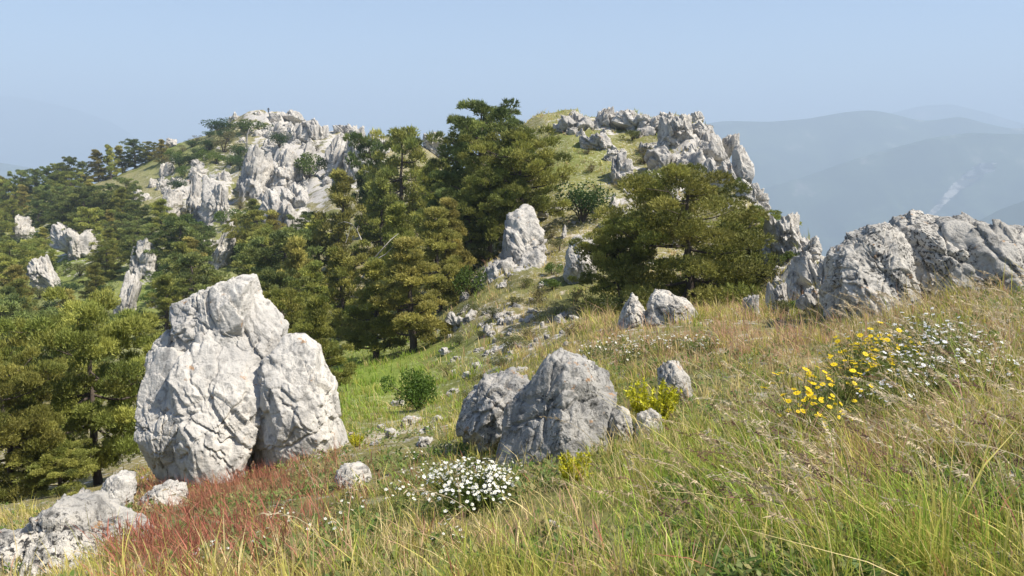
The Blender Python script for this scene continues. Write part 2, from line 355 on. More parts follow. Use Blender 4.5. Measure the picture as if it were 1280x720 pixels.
def place(u, v, ymin=2.3, ymax=335):
    """first ground point seen through a photo pixel (or the lowest grazing one)"""
    a, e = pix_ae(u, v); ys = YS[(YS >= ymin) & (YS <= ymax)]
    z = ground(a * ys, ys); d = z / ys - e
    k = np.nonzero(d >= 0)[0]
    place.hit = len(k) > 0
    i = int(k[0]) if len(k) else int(np.argmax(d))
    Y = float(ys[i]); return np.array([float(a) * Y, Y, float(z[i])])

SOIL = [(640,405,55,34,.62), (505,540,48,20,.6), (610,455,42,22,.5), (720,330,26,46,.45), (690,655,22,10,.6), (930,495,50,16,.5), (460,545,40,14,.7)]
def soil_mask(V, zs=SOIL):
    X, Y, Z = V[:, 0], np.maximum(V[:, 1], 2.3), V[:, 2]; c = Y * CP - Z * SP; u = 640 + F_PX * X / c; v = 360 - F_PX * (Y * SP + Z * CP) / c; o = np.zeros_like(u)
    for (cu, cv, su, sv, k) in zs: o = np.maximum(o, k * np.exp(-0.5 * (((u - cu) / su) ** 2 + ((v - cv) / sv) ** 2)))
    return o
def terrain():
    a = np.concatenate([np.linspace(-2.0, -0.75, 26)[:-1], np.linspace(-0.75, 0.75, 310), np.linspace(0.75, 2.0, 26)[1:]])
    l = np.concatenate([np.linspace(-9, 2.3, 14)[:-1], np.exp(np.linspace(math.log(2.3), math.log(340), 320))])
    A, Yg = np.meshgrid(a, l); X = A * np.maximum(Yg, 2.3) ; Z = ground(X, Yg)
    V = np.stack([X, Yg, Z], -1).reshape(-1, 3); na, nl = len(a), len(l)
    i = np.arange(nl - 1)[:, None] * na; j = np.arange(na - 1)[None]
    F = np.stack([i + j, i + j + 1, i + na + j + 1, i + na + j], -1).reshape(-1, 4)
    mk = rocky_mask(V[:, 0], np.maximum(V[:, 1], 2.3), V[:, 2])
    o = obj('hillside_ground', mesh_of('hillside_ground', V, F, M_GROUND, False, np.stack([mk, soil_mask(V), soil_mask(V, [(470,470,80,34,1.0), (420,500,40,30,.8), (560,440,30,20,.6), (225,195,50,30,.5), (720,200,60,40,.45), (90,330,90,60,.75), (185,370,60,60,.7), (280,320,50,40,.5)])], 1)))
    tag(o, 'grassy limestone ridge with dry straw and pale rubble', 'hillside', kind='structure')
terrain()

# ------------------------------------------------------------------ far mountains and valley
def mountain_mat(name, wood, scree, sc_):
    m, nt = new_mat(name); g = N(nt, 'NewGeometry').outputs['Position']
    n1 = noise_n(nt, g, 0.004 * sc_, 7, 0.62); n2 = noise_n(nt, g, 0.03 * sc_, 5, 0.6)
    c = ramp(nt, n1, [(0.42, wood), (0.60, tuple(x * 1.8 for x in wood)), (0.70, scree)])
    c = mix(nt, ramp(nt, n2, [(0.4, (0, 0, 0)), (0.7, (0.5, 0.5, 0.5))]), c, tuple(x * 0.5 for x in wood))
    b = N(nt, 'BsdfPrincipled', Roughness=1.0); b.inputs['Specular IOR Level'].default_value = 0.0
    nt.links.new(c, b.inputs['Base Color']); o = N(nt, 'OutputMaterial'); nt.links.new(b.outputs[0], o.inputs['Surface']); return m
M_MTN = mountain_mat('wooded_mountain', (0.045, 0.06, 0.03), (0.25, 0.23, 0.19), 1.0)
VALLEY = -800.0
def mountain(name, label, prof, D, wid, seed, amp, us=(0, 0)):
    prof = np.array(prof, float); uu = np.linspace(prof[0, 0], prof[-1, 0], 150)
    vv = np.interp(uu, prof[:, 0], prof[:, 1])
    k = np.hanning(9); k /= k.sum(); vv = np.convolve(np.pad(vv, 4, 'edge'), k, 'valid')
    a, e = pix_ae(uu, vv); t = np.concatenate([np.linspace(-1, 0, 70), np.linspace(0, 1, 12)[1:]])
    Yg = D + t[:, None] * wid * np.ones_like(a)[None]; X = a[None] * D * np.ones_like(t)[:, None]; zr = (e * D)[None]
    z = zr - (zr - VALLEY) * np.abs(t[:, None]) ** 0.9
    p = np.stack([X.ravel() / (wid * 0.35), Yg.ravel() / (wid * 0.6), np.full(X.size, seed)], 1)
    z = z + (ridged(p, 5, seed, 0.45) - 0.9).reshape(z.shape) * amp * 0.55 * np.clip(np.abs(t[:, None]) * 2.2, 0.02, 1)
    V = np.stack([X, Yg, z], -1).reshape(-1, 3); na, nl = len(uu), len(t)
    i = np.arange(nl - 1)[:, None] * na; j = np.arange(na - 1)[None]
    Fq = np.stack([i + j, i + j + 1, i + na + j + 1, i + na + j], -1).reshape(-1, 4)
    o = obj(name, mesh_of(name, V, Fq, M_MTN, True)); tag(o, label, 'mountain', kind='structure'); return V.reshape(nl, na, 3), uu
def valley():
    a = np.linspace(-1.6, 1.6, 60); r = np.exp(np.linspace(math.log(250), math.log(24000), 60))
    A, Yg = np.meshgrid(a, r); X = A * Yg; Z = VALLEY + 60 * noise2(X, Yg, 1500, 4, 3) + np.clip(1 - Yg / 900, 0, 1) * 300
    V = np.stack([X, Yg, Z], -1).reshape(-1, 3); na, nl = 60, 60
    i = np.arange(nl - 1)[:, None] * na; j = np.arange(na - 1)[None]
    o = obj('valley_ground', mesh_of('valley_ground', V, np.stack([i + j, i + j + 1, i + na + j + 1, i + na + j], -1).reshape(-1, 4), M_MTN, True))
    tag(o, 'deep wooded valley floor below the ridge', 'valley', kind='structure')
valley()
mountain('mountain', 'faintest mountain ridge far behind the rounded wooded mountains', [(1000, 160), (1080, 150), (1150, 132), (1190, 130), (1230, 140), (1290, 158), (1500, 170)], 9000, 2600, 3, 250)
mA = mountain('mountain', 'rounded blue wooded mountain with two low summits', [(760, 172), (860, 158), (905, 151), (960, 152), (1010, 148), (1055, 140), (1090, 137), (1120, 143), (1150, 151), (1170, 150), (1200, 145), (1235, 155), (1260, 161), (1290, 160), (1500, 150)], 5600, 2800, 7, 330)
mB = mountain('mountain', 'nearer wooded spur descending across the blue mountain', [(820, 300), (900, 262), (940, 240), (990, 226), (1050, 205), (1110, 186), (1160, 172), (1210, 165), (1290, 168), (1500, 160)], 4300, 1600, 12, 260)
mountain('mountain', 'low dark spur at the foot of the blue mountain', [(1080, 330), (1160, 300), (1220, 278), (1250, 262), (1290, 248), (1500, 215)], 3000, 1100, 21, 160)
mountain('mountain', 'very faint tall mountain beyond the wooded slope', [(-300, 110), (-60, 114), (30, 122), (90, 135), (140, 152), (190, 185), (240, 230)], 11000, 2600, 31, 250)
mountain('mountain', 'pale blue ridge dropping behind the wooded slope', [(-300, 190), (-60, 200), (0, 203), (40, 210), (80, 224), (140, 245), (220, 280)], 5000, 1800, 37, 200)
mountain('mountain', 'hazy green wooded ridge beyond the wooded slope', [(-300, 225), (-60, 240), (0, 243), (35, 236), (60, 238), (110, 250), (200, 285)], 1700, 650, 41, 90)
# scree streak lies on the spur's flank
def scree():
    V, uu = mB; m, nt = new_mat('pale_scree'); g = N(nt, 'NewGeometry').outputs['Position']
    b = N(nt, 'BsdfPrincipled', Roughness=1.0); nt.links.new(ramp(nt, noise_n(nt, g, 0.02, 5), [(0.45, (0.07, 0.07, 0.05)), (0.58, (0.36, 0.34, 0.30))]), b.inputs['Base Color'])
    o = N(nt, 'OutputMaterial'); nt.links.new(b.outputs[0], o.inputs['Surface'])
    nl, na = V.shape[:2]
    az, ez = pix_ae(np.array([1238, 1225, 1205, 1188, 1176, 1160, 1148]), np.array([204, 214, 228, 244, 256, 272, 284]))
    wd = np.array([18, 30, 22, 13, 10, 9, 6]) * 0.001
    A = V[..., 0] / V[..., 1]; E = V[..., 2] / V[..., 1]
    vs_, fs_ = [], []
    fine = np.linspace(0, 6, 60); af = np.interp(fine, range(7), az); ef = np.interp(fine, range(7), ez); wf = np.interp(fine, range(7), wd)
    rr = np.random.RandomState(4)
    for a0, e0, w0 in zip(af, ef, wf):
        for s in (-0.5, 0.5):
            aa = a0 + s * w0 * (0.7 + 0.6 * rr.rand()); dd = (A - aa) ** 2 * 1.0 + (E - e0) ** 2
            front = dd[: nl * 3 // 4].ravel(); k = np.argsort(front)[:6]; wgt = 1 / (front[k] + 1e-9); wgt /= wgt.sum()
            p = (V[: nl * 3 // 4].reshape(-1, 3)[k] * wgt[:, None]).sum(0); Yp = p[1] - 25
            vs_.append((aa * Yp, Yp, e0 * Yp + 3))
    n = len(fine); F = [[2 * i, 2 * i + 1, 2 * i + 3, 2 * i + 2] for i in range(n - 1)]
    o = obj('scree_slope', mesh_of('scree_slope', np.array(vs_), np.array(F), m, True)); tag(o, 'pale scree streak on the distant mountain flank', 'scree', kind='structure')
scree()

# ------------------------------------------------------------------ words for labels
MARKS = [(95,300,'the broad slanting crag'), (176,350,'the white rocky rib'), (275,305,'the slim leaning pinnacle'), (270,245,'the rounded pale crag'), (240,400,'the tallest crag'), (372,440,'the smooth rock pillar'), (350,240,'the summit crags'), (335,150,'the summit crest'), (453,195,'the steep grey ridge-end crag'),
         (600,230,'the tallest skyline pine'), (640,320,'the white blocky pinnacle'), (725,330,'the rounded grey boulder'), (728,260,'the dark green shrub'), (778,212,'the pointed grey rock'), (890,200,'the white dome shoulder'), (760,150,'the dome crest'), (860,310,'the wide spreading pine'), (1000,330,'the descending cliff edge'), (525,490,'the round green bush'), (515,400,'the leaning trunk pine'), (610,510,'the dark mossy rock'), (160,215,'the wooded crest'), (40,270,'the crest end'), (20,390,'the wood edge')]
def where(u, v):
    mu, mv, nm = min(MARKS, key=lambda m: (m[0] - u) ** 2 + ((m[1] - v) * 1.3) ** 2)
    return ('uphill of ' if v < mv - 16 else 'downhill of ' if v > mv + 16 else 'level with ') + nm

# ------------------------------------------------------------------ rocks
def rock_detail(V, d, seed, size, amp=1.0, aniso=(1, 1, 0.55), tilt=0.5, big=1.0, ncr=0):
    """fracture blocks, cracks and weathering along directions d"""
    c, s = math.cos(tilt), math.sin(tilt)
    Rm = np.array([[c, 0, s], [0, 1, 0], [-s, 0, c]])
    p = (V @ Rm.T) * np.array(aniso) / size + seed * 3.7
    wz = 0.22 * np.stack([fbm(p * 1.7 + 5, 3, seed), fbm(p * 1.7 + 9, 3, seed + 3), fbm(p * 1.7 + 13, 3, seed + 6)], 1)
    hA, eA, cA = facet(p * 1.5 + wz * .6, seed, 0.14 * big, 0.26 * big); hB, eB, cB = facet(p * 4.1 + wz * 1.6, seed + 11, 0.055, 0.16); hC, eC, cC = facet(p * 10.5 + wz * 3, seed + 23, 0.014, 0.045)
    gate = sstep(0.0, 0.5, fbm(p * 1.3 + 31, 2, seed + 51))
    h = hA + hB + hC - 0.10 * gate * (1 - sstep(0, 0.07, eA)) - 0.04 * (1 - gate) * (1 - sstep(0, 0.10, eB)) * (cB > 0.45)
    h += 0.035 * fbm(p * 2.4, 3, seed + 21) + 0.020 * ridged(p * 9.0, 4, seed + 31) + 0.012 * fbm(p * 30, 3, seed + 41)
    rc = np.random.RandomState(seed + 7)
    for k in range(ncr):                                  # long joints running through the rock
        n = np.array([rc.normal() * .8, rc.normal() * .5, rc.normal()]); n /= np.linalg.norm(n); q = V / size
        dist = np.abs(q @ n - rc.uniform(-.3, .3) + 0.045 * fbm(q * 4 + k, 3, seed + k) + 0.02 * fbm(q * 14, 2, seed + k))
        run = sstep(-0.15, 0.25, fbm(q * 1.6 + 9 * k, 2, seed + 60 + k))
        h = h - 0.11 * run * (1 - sstep(0.004, 0.026, dist))
    return V + d * (h * size * amp)[:, None]
def poly_exit(d, rs, c, rad, npl=14):
    """distance along rays d (from the origin) to the far side of a random convex block at c"""
    n = rs.normal(size=(npl, 3)); n /= np.linalg.norm(n, axis=1, keepdims=True)
    n = np.concatenate([n, [[0, 0, 1], [1, 0, 0.2], [-1, 0, .2], [0, 1, .2], [0, -1, .2], [0, 0, -1]]]); n /= np.linalg.norm(n, axis=1, keepdims=True)
    off = np.sqrt(((n * rad) ** 2).sum(1)) * (0.72 + 0.25 * rs.rand(len(n))); b = off + n @ c
    den = d @ n.T; t = b[None] / np.where(np.abs(den) < 1e-6, 1e-6, den)
    ex = np.where(den > 1e-6, t, 1e9).min(1); en = np.where(den < -1e-6, t, -1e9).max(1)
    return np.where((ex > en) & (ex > 0), ex, 0.02)
def crag_mesh(seed, sub, blocks, mat, rad=(0.5, 0.42, 0.6), spread=0.45, amp=0.75):
    rs = np.random.RandomState(seed); d, F = icosphere(sub); r = np.full(len(d), 0.2)
    for k in range(blocks):
        c = np.array([rs.uniform(-spread, spread), rs.uniform(-spread, spread) * 0.7, rs.uniform(-0.1, 0.35)]) if k else np.zeros(3)
        r = np.maximum(r, poly_exit(d, rs, c, np.array(rad) * rs.uniform(0.55, 1.0, 3)))
    V = rock_detail(d * r[:, None], d, seed, 1.0, amp, tilt=rs.uniform(-0.7, 0.7))
    V[:, 2] -= -0.45 * 0 ; mn, mx = V.min(0), V.max(0)
    V = (V - (mn + mx) / 2) / (mx - mn)                     # unit box centred on the origin
    return mesh_of('crag', V, F, mat, False)
CRAGS = [crag_mesh(100 + k, 5, 2 + k % 4, M_FAR, rad=[(0.5, .42, .62), (.62, .45, .4), (.4, .4, .75)][k % 3]) for k in range(10)]
STONES = [crag_mesh(200 + k, 4, 1 + k % 2, M_LICH, rad=(0.55, .5, .42), spread=0.3, amp=0.7) for k in range(5)]

def outline_rock(name, label, pts, Y, T, seed, sub=6, mat=M_PALE, lean=0.25, amp=1.0, box=2.6, cuts=(), cat='rock', aniso=(1, 1, .55), tilt=0.5, group=None, back=1.0, ncut=26, ncr=7, cl=.74):
    """pts: photo outline (u, v) of the rock standing at depth Y; T its half thickness in metres"""
    W = np.array([P(u, v, Y) for u, v in pts]); ctr = (W.min(0) + W.max(0)) / 2; ctr[0], ctr[2] = W[:, 0].mean() * .5 + ctr[0] * .5, W[:, 2].mean() * .5 + ctr[2] * .5
    L = W - ctr; x0, z0 = L[:, 0], L[:, 2]; x1, z1 = np.roll(x0, -1), np.roll(z0, -1)
    ph = np.linspace(-math.pi, math.pi, 721); dx, dz = np.cos(ph), np.sin(ph)
    den = dx[:, None] * (z1 - z0)[None] - dz[:, None] * (x1 - x0)[None]; den = np.where(np.abs(den) < 1e-9, 1e-9, den)
    t = (x0 * (z1 - z0) - z0 * (x1 - x0))[None] / den; s = (x0[None] * dz[:, None] - z0[None] * dx[:, None]) / den
    Rr = np.where((t > 0) & (s >= -1e-6) & (s <= 1 + 1e-6), t, 0).max(1)
    d, F = icosphere(sub)
    phv = np.arctan2(d[:, 2], d[:, 0]); Rv = np.interp(phv, ph, Rr); hv = np.sqrt(d[:, 0] ** 2 + d[:, 2] ** 2)
    Tv = np.where(d[:, 1] < 0, T, T * back)
    r = ((hv / Rv) ** box + (np.abs(d[:, 1]) / Tv) ** box) ** (-1 / box)
    size = float(np.median(Rr))
    for (nx, ny, nz, off) in cuts:                       # flat fracture faces, offsets in units of size
        n = np.array([nx, ny, nz], float); n /= np.linalg.norm(n); dn = d @ n
        r = np.where(dn > 1e-3, np.minimum(r, off * size / np.maximum(dn, 1e-3)), r)
    rs = np.random.RandomState(seed); V0 = d * r[:, None]
    for k in range(ncut):
        n = rs.normal(size=3) + [0, -0.5, 0.2]; n /= np.linalg.norm(n); sup = (V0 @ n).max(); dn = d @ n
        off = sup * (rs.uniform(cl, .93) if n[1] < -0.45 else rs.uniform(.93, .99))
        r = np.where(dn > 1e-3, np.minimum(r, off / np.maximum(dn, 1e-3)), r)
    V = d * r[:, None]; V = rock_detail(V, d, seed, size * 1.5, 0.62 * amp, aniso, tilt, 0.75, ncr)
    V[:, 1] += lean * (V[:, 2] - V[:, 2].min()) * 1.0
    o = obj(name, mesh_of(name, V, F, mat, False), None, ctr); return tag(o, label, cat, group)

# foreground and middle rocks, outlines read off the photograph
def blocks(name, label, base, parts, mat, amp, **kw):
    root = empty(name, base); tag(root, label, 'rock')
    for i, (pts, Y, T, seed, sub, lean, cuts) in enumerate(parts):
        o = outline_rock('block', None, pts, Y, T, seed, sub, mat, lean, amp, cuts=cuts, cat=None, **kw); o.parent = root; o.location = Vector(o.location) - root.location
blocks('limestone_crag', 'tall pale limestone crag of stacked blocks beside the pines, the largest rock', P(245, 612, 9.6), [
    ([(208,394),(217,381),(236,376),(257,366),(276,354),(293,348),(311,352),(314,379),(312,410),(296,450),(255,465),(232,440),(214,412)], 10.3, 0.62, 5, 6, 0.12, ((-0.3,-0.8,0.5,0.62), (-0.8,-0.4,0.1,0.9))),
    ([(296,372),(316,380),(331,392),(349,414),(350,440),(340,480),(322,520),(285,520),(262,450),(272,400)], 10.15, 0.62, 61, 6, 0.12, ((0.35,-0.85,0.35,0.62),)),
    ([(222,438),(236,426),(262,430),(290,446),(310,470),(320,515),(318,548),(308,574),(296,620),(240,660),(210,600),(203,480)], 9.35, 0.6, 62, 6, 0.22, ((0.05,-0.9,0.42,0.50), (-0.55,-0.8,-0.1,0.7), (0.7,-0.6,0.2,0.8))),
    ([(166,468),(172,456),(184,450),(198,448),(222,456),(238,480),(242,540),(232,610),(214,655),(196,620),(176,562),(166,506)], 9.6, 0.52, 63, 6, 0.12, ((-0.35,-0.8,0.4,0.62), (-0.5,-0.65,-0.5,0.8))),
    ([(188,452),(192,438),(198,424),(210,412),(226,418),(240,440),(238,480),(204,480)], 10.3, 0.4, 64, 5, 0.1, ())], M_PALE, 0.62, ncut=13, ncr=8, box=3.8, cl=.6)
outline_rock('limestone_crag', 'smooth pale rock pillar joined to the tallest crag',
    [(312,490),(326,456),(346,430),(369,426),(390,438),(398,468),(410,492),(417,524),(424,548),(434,572),(415,610),(340,615),(308,560)], 9.75, 0.62, 9, 6, M_PALE, 0.1, 0.5,
    cuts=((0.1,-0.9,0.35,0.75), (-0.85,-0.45,0.1,0.75)))
outline_rock('limestone_slab', 'low white lichen spotted rock slab under the pines',
    [(-70,720),(-40,690),(0,682),(25,664),(48,660),(56,644),(85,650),(110,672),(150,682),(172,702),(188,728),(195,770),(120,810),(-70,810)], 4.5, 0.6, 14, 6, M_LICH, 0.08, 0.65, cuts=((0,-0.75,0.65,0.62),(0.1,-.2,1,0.8)))
outline_rock('limestone_boulder', 'upright cream stone at the foot of the leaning pine trunk',
    [(118,628),(124,608),(140,600),(156,604),(160,625),(156,655),(120,655)], 7.0, 0.2, 17, 5, M_PALE, 0.3, 0.8)
outline_rock('limestone_boulder', 'low flat stone at the edge of the red grass',
    [(172,630),(180,618),(200,613),(220,617),(226,628),(215,645),(180,645)], 6.8, 0.2, 19, 5, M_LICH, 0.5, 0.8)
outline_rock('limestone_boulder', 'small whitish stone half buried in the pinkish grass',
    [(418,600),(424,590),(440,586),(456,590),(462,602),(452,615),(425,615)], 6.2, 0.15, 23, 4, M_LICH, 0.4, 0.8)
outline_rock('grey_boulder', 'big grey lichen covered boulder with a flat shaded face in the grass',
    [(616,588),(626,556),(634,524),(648,508),(662,496),(676,474),(688,455),(703,445),(728,452),(752,466),(770,474),(774,500),(768,530),(764,565),(745,600),(690,620),(640,612)], 5.9, 0.42, 27, 6, M_GREY, 0.08, 0.55, box=3.6, ncut=10, ncr=6,
    cuts=((-0.60,-0.72,0.30,0.50), (0.55,-0.75,0.35,0.62), (0.15,-0.45,1,0.86)), tilt=-0.5)
outline_rock('grey_boulder', 'dark mossy rock just behind the big grey boulder',
    [(570,540),(578,512),(598,492),(605,478),(628,474),(640,468),(655,475),(664,495),(660,540),(620,555),(580,556)], 7.0, 0.4, 29, 5, M_GREY, 0.12, 0.9, cuts=((-0.6,-0.5,0.5,0.7),), tilt=-0.5)
outline_rock('limestone_boulder', 'white rounded rock beside the yellow spurge',
    [(827,468),(838,457),(853,459),(864,478),(865,505),(858,526),(840,530),(828,502)], 6.9, 0.16, 33, 5, M_LICH, 0.2, 0.8)
outline_rock('limestone_boulder', 'small black and white stone touching the big grey boulder',
    [(760,545),(764,520),(774,511),(787,518),(794,540),(790,566),(764,566)], 5.8, 0.1, 35, 4, M_LICH, 0.2, 0.8)
outline_rock('limestone_boulder', 'small split stone below the yellow spurge',
    [(795,540),(799,519),(815,514),(828,522),(829,548),(820,568),(799,566)], 5.75, 0.1, 37, 4, M_LICH, 0.2, 0.8)
outline_rock('limestone_boulder', 'pointed lichen rock in front of the spreading pine',
    [(772,412),(779,392),(793,370),(806,384),(814,412)], 13.6, 0.3, 39, 5, M_LICH, 0.3, 0.8)
outline_rock('limestone_boulder', 'broad lichen rock in front of the spreading pine',
    [(802,412),(811,386),(824,368),(840,370),(860,377),(872,394),(878,414)], 13.5, 0.4, 41, 5, M_LICH, 0.3, 0.8)
blocks('limestone_outcrop', 'massive weathered outcrop of dark fractured blocks behind the seeding grass', P(1180, 410, 10.6), [
    ([(1046,430),(1050,360),(1057,330),(1070,317),(1100,299),(1112,288),(1138,283),(1152,300),(1160,360),(1150,430)], 10.4, 0.7, 45, 6, 0.3, ((-0.5,-0.8,0.4,0.75), (0.6,-0.7,0.3,0.7))),
    ([(1128,430),(1138,340),(1148,292),(1160,275),(1185,271),(1214,280),(1240,320),(1250,430)], 10.75, 0.7, 71, 6, 0.3, ((-0.6,-0.75,0.1,0.5), (0.5,-0.7,0.5,0.7))),
    ([(1185,430),(1200,340),(1214,283),(1250,283),(1290,291),(1335,300),(1390,330),(1400,430)], 10.5, 0.9, 72, 5, 0.35, ((-0.4,-0.8,0.5,0.7), (0.2,-0.9,0.5,0.6)))], M_LICH, 0.72, ncut=12, ncr=9, box=3.4, cl=.62)
blocks('limestone_crag', 'white blocky pinnacle leaning over the slope below the round-topped pine', P(640, 370, 38), [
    ([(622,340),(630,305),(634,275),(655,258),(668,256),(673,285),(681,292),(679,320),(666,355),(640,385),(618,380)], 38.4, 1.2, 49, 5, 0.15, ((0.3,-0.9,0.3,0.85),)),
    ([(594,385),(598,355),(606,340),(622,326),(640,322),(650,345),(648,385)], 37.4, 1.1, 73, 5, 0.15, ()),
    ([(632,380),(640,345),(655,318),(672,312),(682,325),(676,360),(660,390)], 37.3, 0.9, 74, 5, 0.15, ())], M_FAR, 0.9, ncut=16, ncr=5)
outline_rock('limestone_boulder', 'slim white block beside the round-topped pine trunk', [(672,270),(674,250),(680,246),(686,258),(685,272)], 46, 0.5, 51, 4, M_FAR, 0.3)
outline_rock('limestone_boulder', 'rounded grey boulder beside the spreading pine', [(705,345),(710,315),(718,298),(735,294),(745,305),(746,345),(738,360),(712,358)], 33, 0.8, 53, 5, M_FAR, 0.25, 0.7)

def crag(u0, u1, v0, v1, k, label, group=None, rz=0.0, name='limestone_crag', depth=None, sink=0.25, roll=0.0, bank=CRAGS):
    """a rock whose seen extent is the pixel box (u0..u1, v0..v1), standing on the ground at its lower edge"""
    if label.startswith('*'): label = ('tiny ' if u1 - u0 < 9 else 'small ' if u1 - u0 < 16 else 'middling ' if u1 - u0 < 30 else 'large ') + label[1:] + ' ' + where((u0 + u1) / 2, v1)
    p = place((u0 + u1) / 2, v1); Y = p[1]; wd = (u1 - u0) * Y / F_PX; h = (v1 - v0) * Y / F_PX
    d = depth or (0.6 * wd + 0.55 * h); Yc = Y + 0.38 * d
    a, e = pix_ae((u0 + u1) / 2, (v0 + v1) / 2)
    hh = h * (1 + sink); zt = pix_ae(u0, v0)[1] * Yc - 0.04 * h
    o = obj(name, bank[k % len(bank)], None, (a * Yc, Yc, zt - hh / 2)); o.scale = (wd * 1.05 / max(0.75, abs(math.cos(rz))), d, hh); o.rotation_euler = (-0.32 if bank is CRAGS else 0, roll, rz)
    return tag(o, label, 'rock', group)
GL, GS, GH, GR = 'crags of the summit hill', 'rocks of the rocky summit', 'rocks of the grassy dome', 'rocks along the cliff edge'
LL = '*pale crag'
for b in [(200,216,201,224,0),(184,198,222,238,1),(176,189,240,255,4),(206,226,234,279,5),(225,255,216,272,2),(12,42,267,302,1)]:
    crag(*b, LL, GL, rz=random.Random(b[0]).uniform(-.5, .5))
crag(250, 290, 215, 277, 8, 'rounded pale crag standing on the summit hill slope', GL)
crag(262, 289, 272, 336, 2, 'slim leaning pinnacle among the pines of the summit hill', GL, roll=0.25)
crag(68, 122, 270, 326, 3, 'broad slanting crag above the pines on the wooded slope', GL, roll=-0.3); crag(38, 74, 318, 366, 6, 'lower block of the slanting crag on the wooded slope', GL, roll=-0.3)
crag(168, 203, 298, 350, 5, 'upper block of the white rib above the tallest crag', GL); crag(148, 174, 336, 402, 8, 'lower block of the white rib above the tallest crag', GL, roll=0.2)
LS = '*jagged grey crag block'
for b in [(309,342,180,246,5),(337,373,184,230,2),(325,388,230,304,3),(350,374,187,232,8),(352,390,224,260,7),(372,392,176,224,2)]:
    crag(*b, LS, GS, rz=random.Random(b[0]).uniform(-.5, .5))
LT = '*pale summit rock'
for b in [(283,303,140,155,1),(318,336,138,150,4),(340,352,140,150,1),(346,384,135,152,7),(380,412,146,176,4),(360,392,150,180,0),(330,362,152,172,1),(300,322,150,164,4),(470,486,176,196,2)]:
    crag(*b, LT, GS, rz=random.Random(b[0]).uniform(-.5, .5))
crag(433, 473, 159, 224, 5, 'steep grey crag ending the summit ridge', GS); crag(404, 438, 163, 223, 3, 'sloping grey slab in the summit ridge', GS, roll=0.4)
crag(528, 557, 164, 190, 6, 'lone grey rock showing between the skyline pines', GS)
# grassy dome
LH = '*grey dome-top rock'
for b in [(698,746,136,166,7),(744,770,132,160,0),(766,824,137,167,3),(826,868,140,186,6),(800,830,146,166,1),(720,732,160,172,1),(866,884,158,176,4)]:
    crag(*b, LH, GH, rz=random.Random(b[0]).uniform(-.4, .4))
crag(727, 763, 158, 192, 3, 'slanting dark stratum below the dome top', GH, roll=-0.6)
crag(763, 794, 190, 231, 5, 'pointed grey rock on the grassy dome slope', GH); crag(787, 832, 213, 237, 1, 'flat tilted slab on the grassy dome slope', GH, roll=-0.25)
LW = '*white bedrock block'
for b in [(806,856,180,218,4),(860,912,158,200,7),(842,890,188,224,1),(877,920,194,240,3),(900,932,176,238,9),(905,925,165,190,0),(856,880,178,198,4)]:
    crag(*b, LW, GH, rz=random.Random(b[0]).uniform(-.4, .4))
LP = '*pale rock on grass'
for b in [(758,771,240,266,2),(764,795,259,292,4),(790,811,258,276,1),(747,757,275,289,0),(700,708,280,300,2),(556,588,388,414,3),(600,612,404,424,2),(690,704,250,268,4),(655,672,392,402,1),(628,642,430,440,1),(590,604,452,462,4)]:
    crag(*b, LP, GH, rz=random.Random(b[0]).uniform(-.4, .4))
LC = '*jagged cliff edge rock'
for b in [(940,962,236,262,5),(958,1002,262,322,6),(998,1026,294,322,2),(996,1030,314,372,3),(1022,1052,318,368,5),(1040,1060,318,340,9),(928,950,366,398,0),(950,976,300,340,4),(975,1000,330,380,2),(960,985,350,392,6),(1000,1040,355,392,7),(925,945,222,250,8)]:
    crag(*b, LC, GR, rz=random.Random(b[0]).uniform(-.4, .4))
rk = random.Random(5)
for (cu, cv, su, sv, n, px, lab, grp) in [(350,165,45,22,26,9,'*loose rock','loose rocks of the summit'), (360,235,40,40,30,11,'*broken rock','broken rocks of the summit crags'), (235,250,50,36,34,11,'*rock among bushes','loose rocks of the summit hill'), (440,195,26,26,14,11,'*broken ridge rock','broken rocks of the ridge end'),
        (865,192,50,36,44,12,'*broken white rock','broken rocks of the dome shoulder'), (765,152,50,10,22,10,'*crest rock','small rocks of the dome crest'), (990,318,36,42,44,13,'*broken cliff rock','broken rocks of the cliff edge'), (770,265,30,30,12,8,'*stone on grass','stones under the dome'), (310,300,50,30,16,10,'*stone between bushes','stones below the summit crags')]:
    for k in range(n):
        u, v, q = rk.gauss(cu, su), rk.gauss(cv, sv * .9), px * rk.uniform(.6, 1.7)
        pt = place(u, v + q * .3)
        if pt[1] > 20 and place.hit: crag(u - q * .6, u + q * .6, v - q * .8, v + q * .3, rk.randrange(10), lab, grp, rz=rk.uniform(-3, 3), name='limestone_rock', roll=rk.uniform(-.4, .4))
# rubble in the saddle
LB = '*pale stone in the grassy saddle'
for i, (u, v, wpx) in enumerate([(497,508,22),(512,530,30),(490,545,24),(535,540,20),(478,538,16),(560,560,14),(530,555,26),(440,545,12),(570,450,14),(585,470,12),(600,440,16),(612,420,20),(640,415,14),(566,492,18),(548,525,12),(470,556,14),(620,455,12),(650,435,10),(635,395,16)]):
    crag(u - wpx / 2, u + wpx / 2, v - wpx * 0.42, v + 2, i, LB, 'stones in the saddle', rz=i * 1.3, name='limestone_stone', bank=STONES)
for i in range(60):
    u, v = rk.gauss(632, 46), rk.gauss(415, 34); wpx = rk.uniform(6, 17)
    if 545 < u < 725 and 345 < v < 500: crag(u - wpx / 2, u + wpx / 2, v - wpx * rk.uniform(.35, .75), v + 2, i, '*angular stone on the stony slope', 'stones of the slope', rz=rk.uniform(-3, 3), name='limestone_stone', roll=rk.uniform(-.5, .5))
for u, v, wpx in [(870,208+230,10),(800,470,8),(690,655,14),(700,660,10)]:
    crag(u - wpx / 2, u + wpx / 2, v - wpx * 0.4, v + 2, 1, 'small pale stone lying in the meadow grass', 'stones in the meadow', name='limestone_stone', bank=STONES)

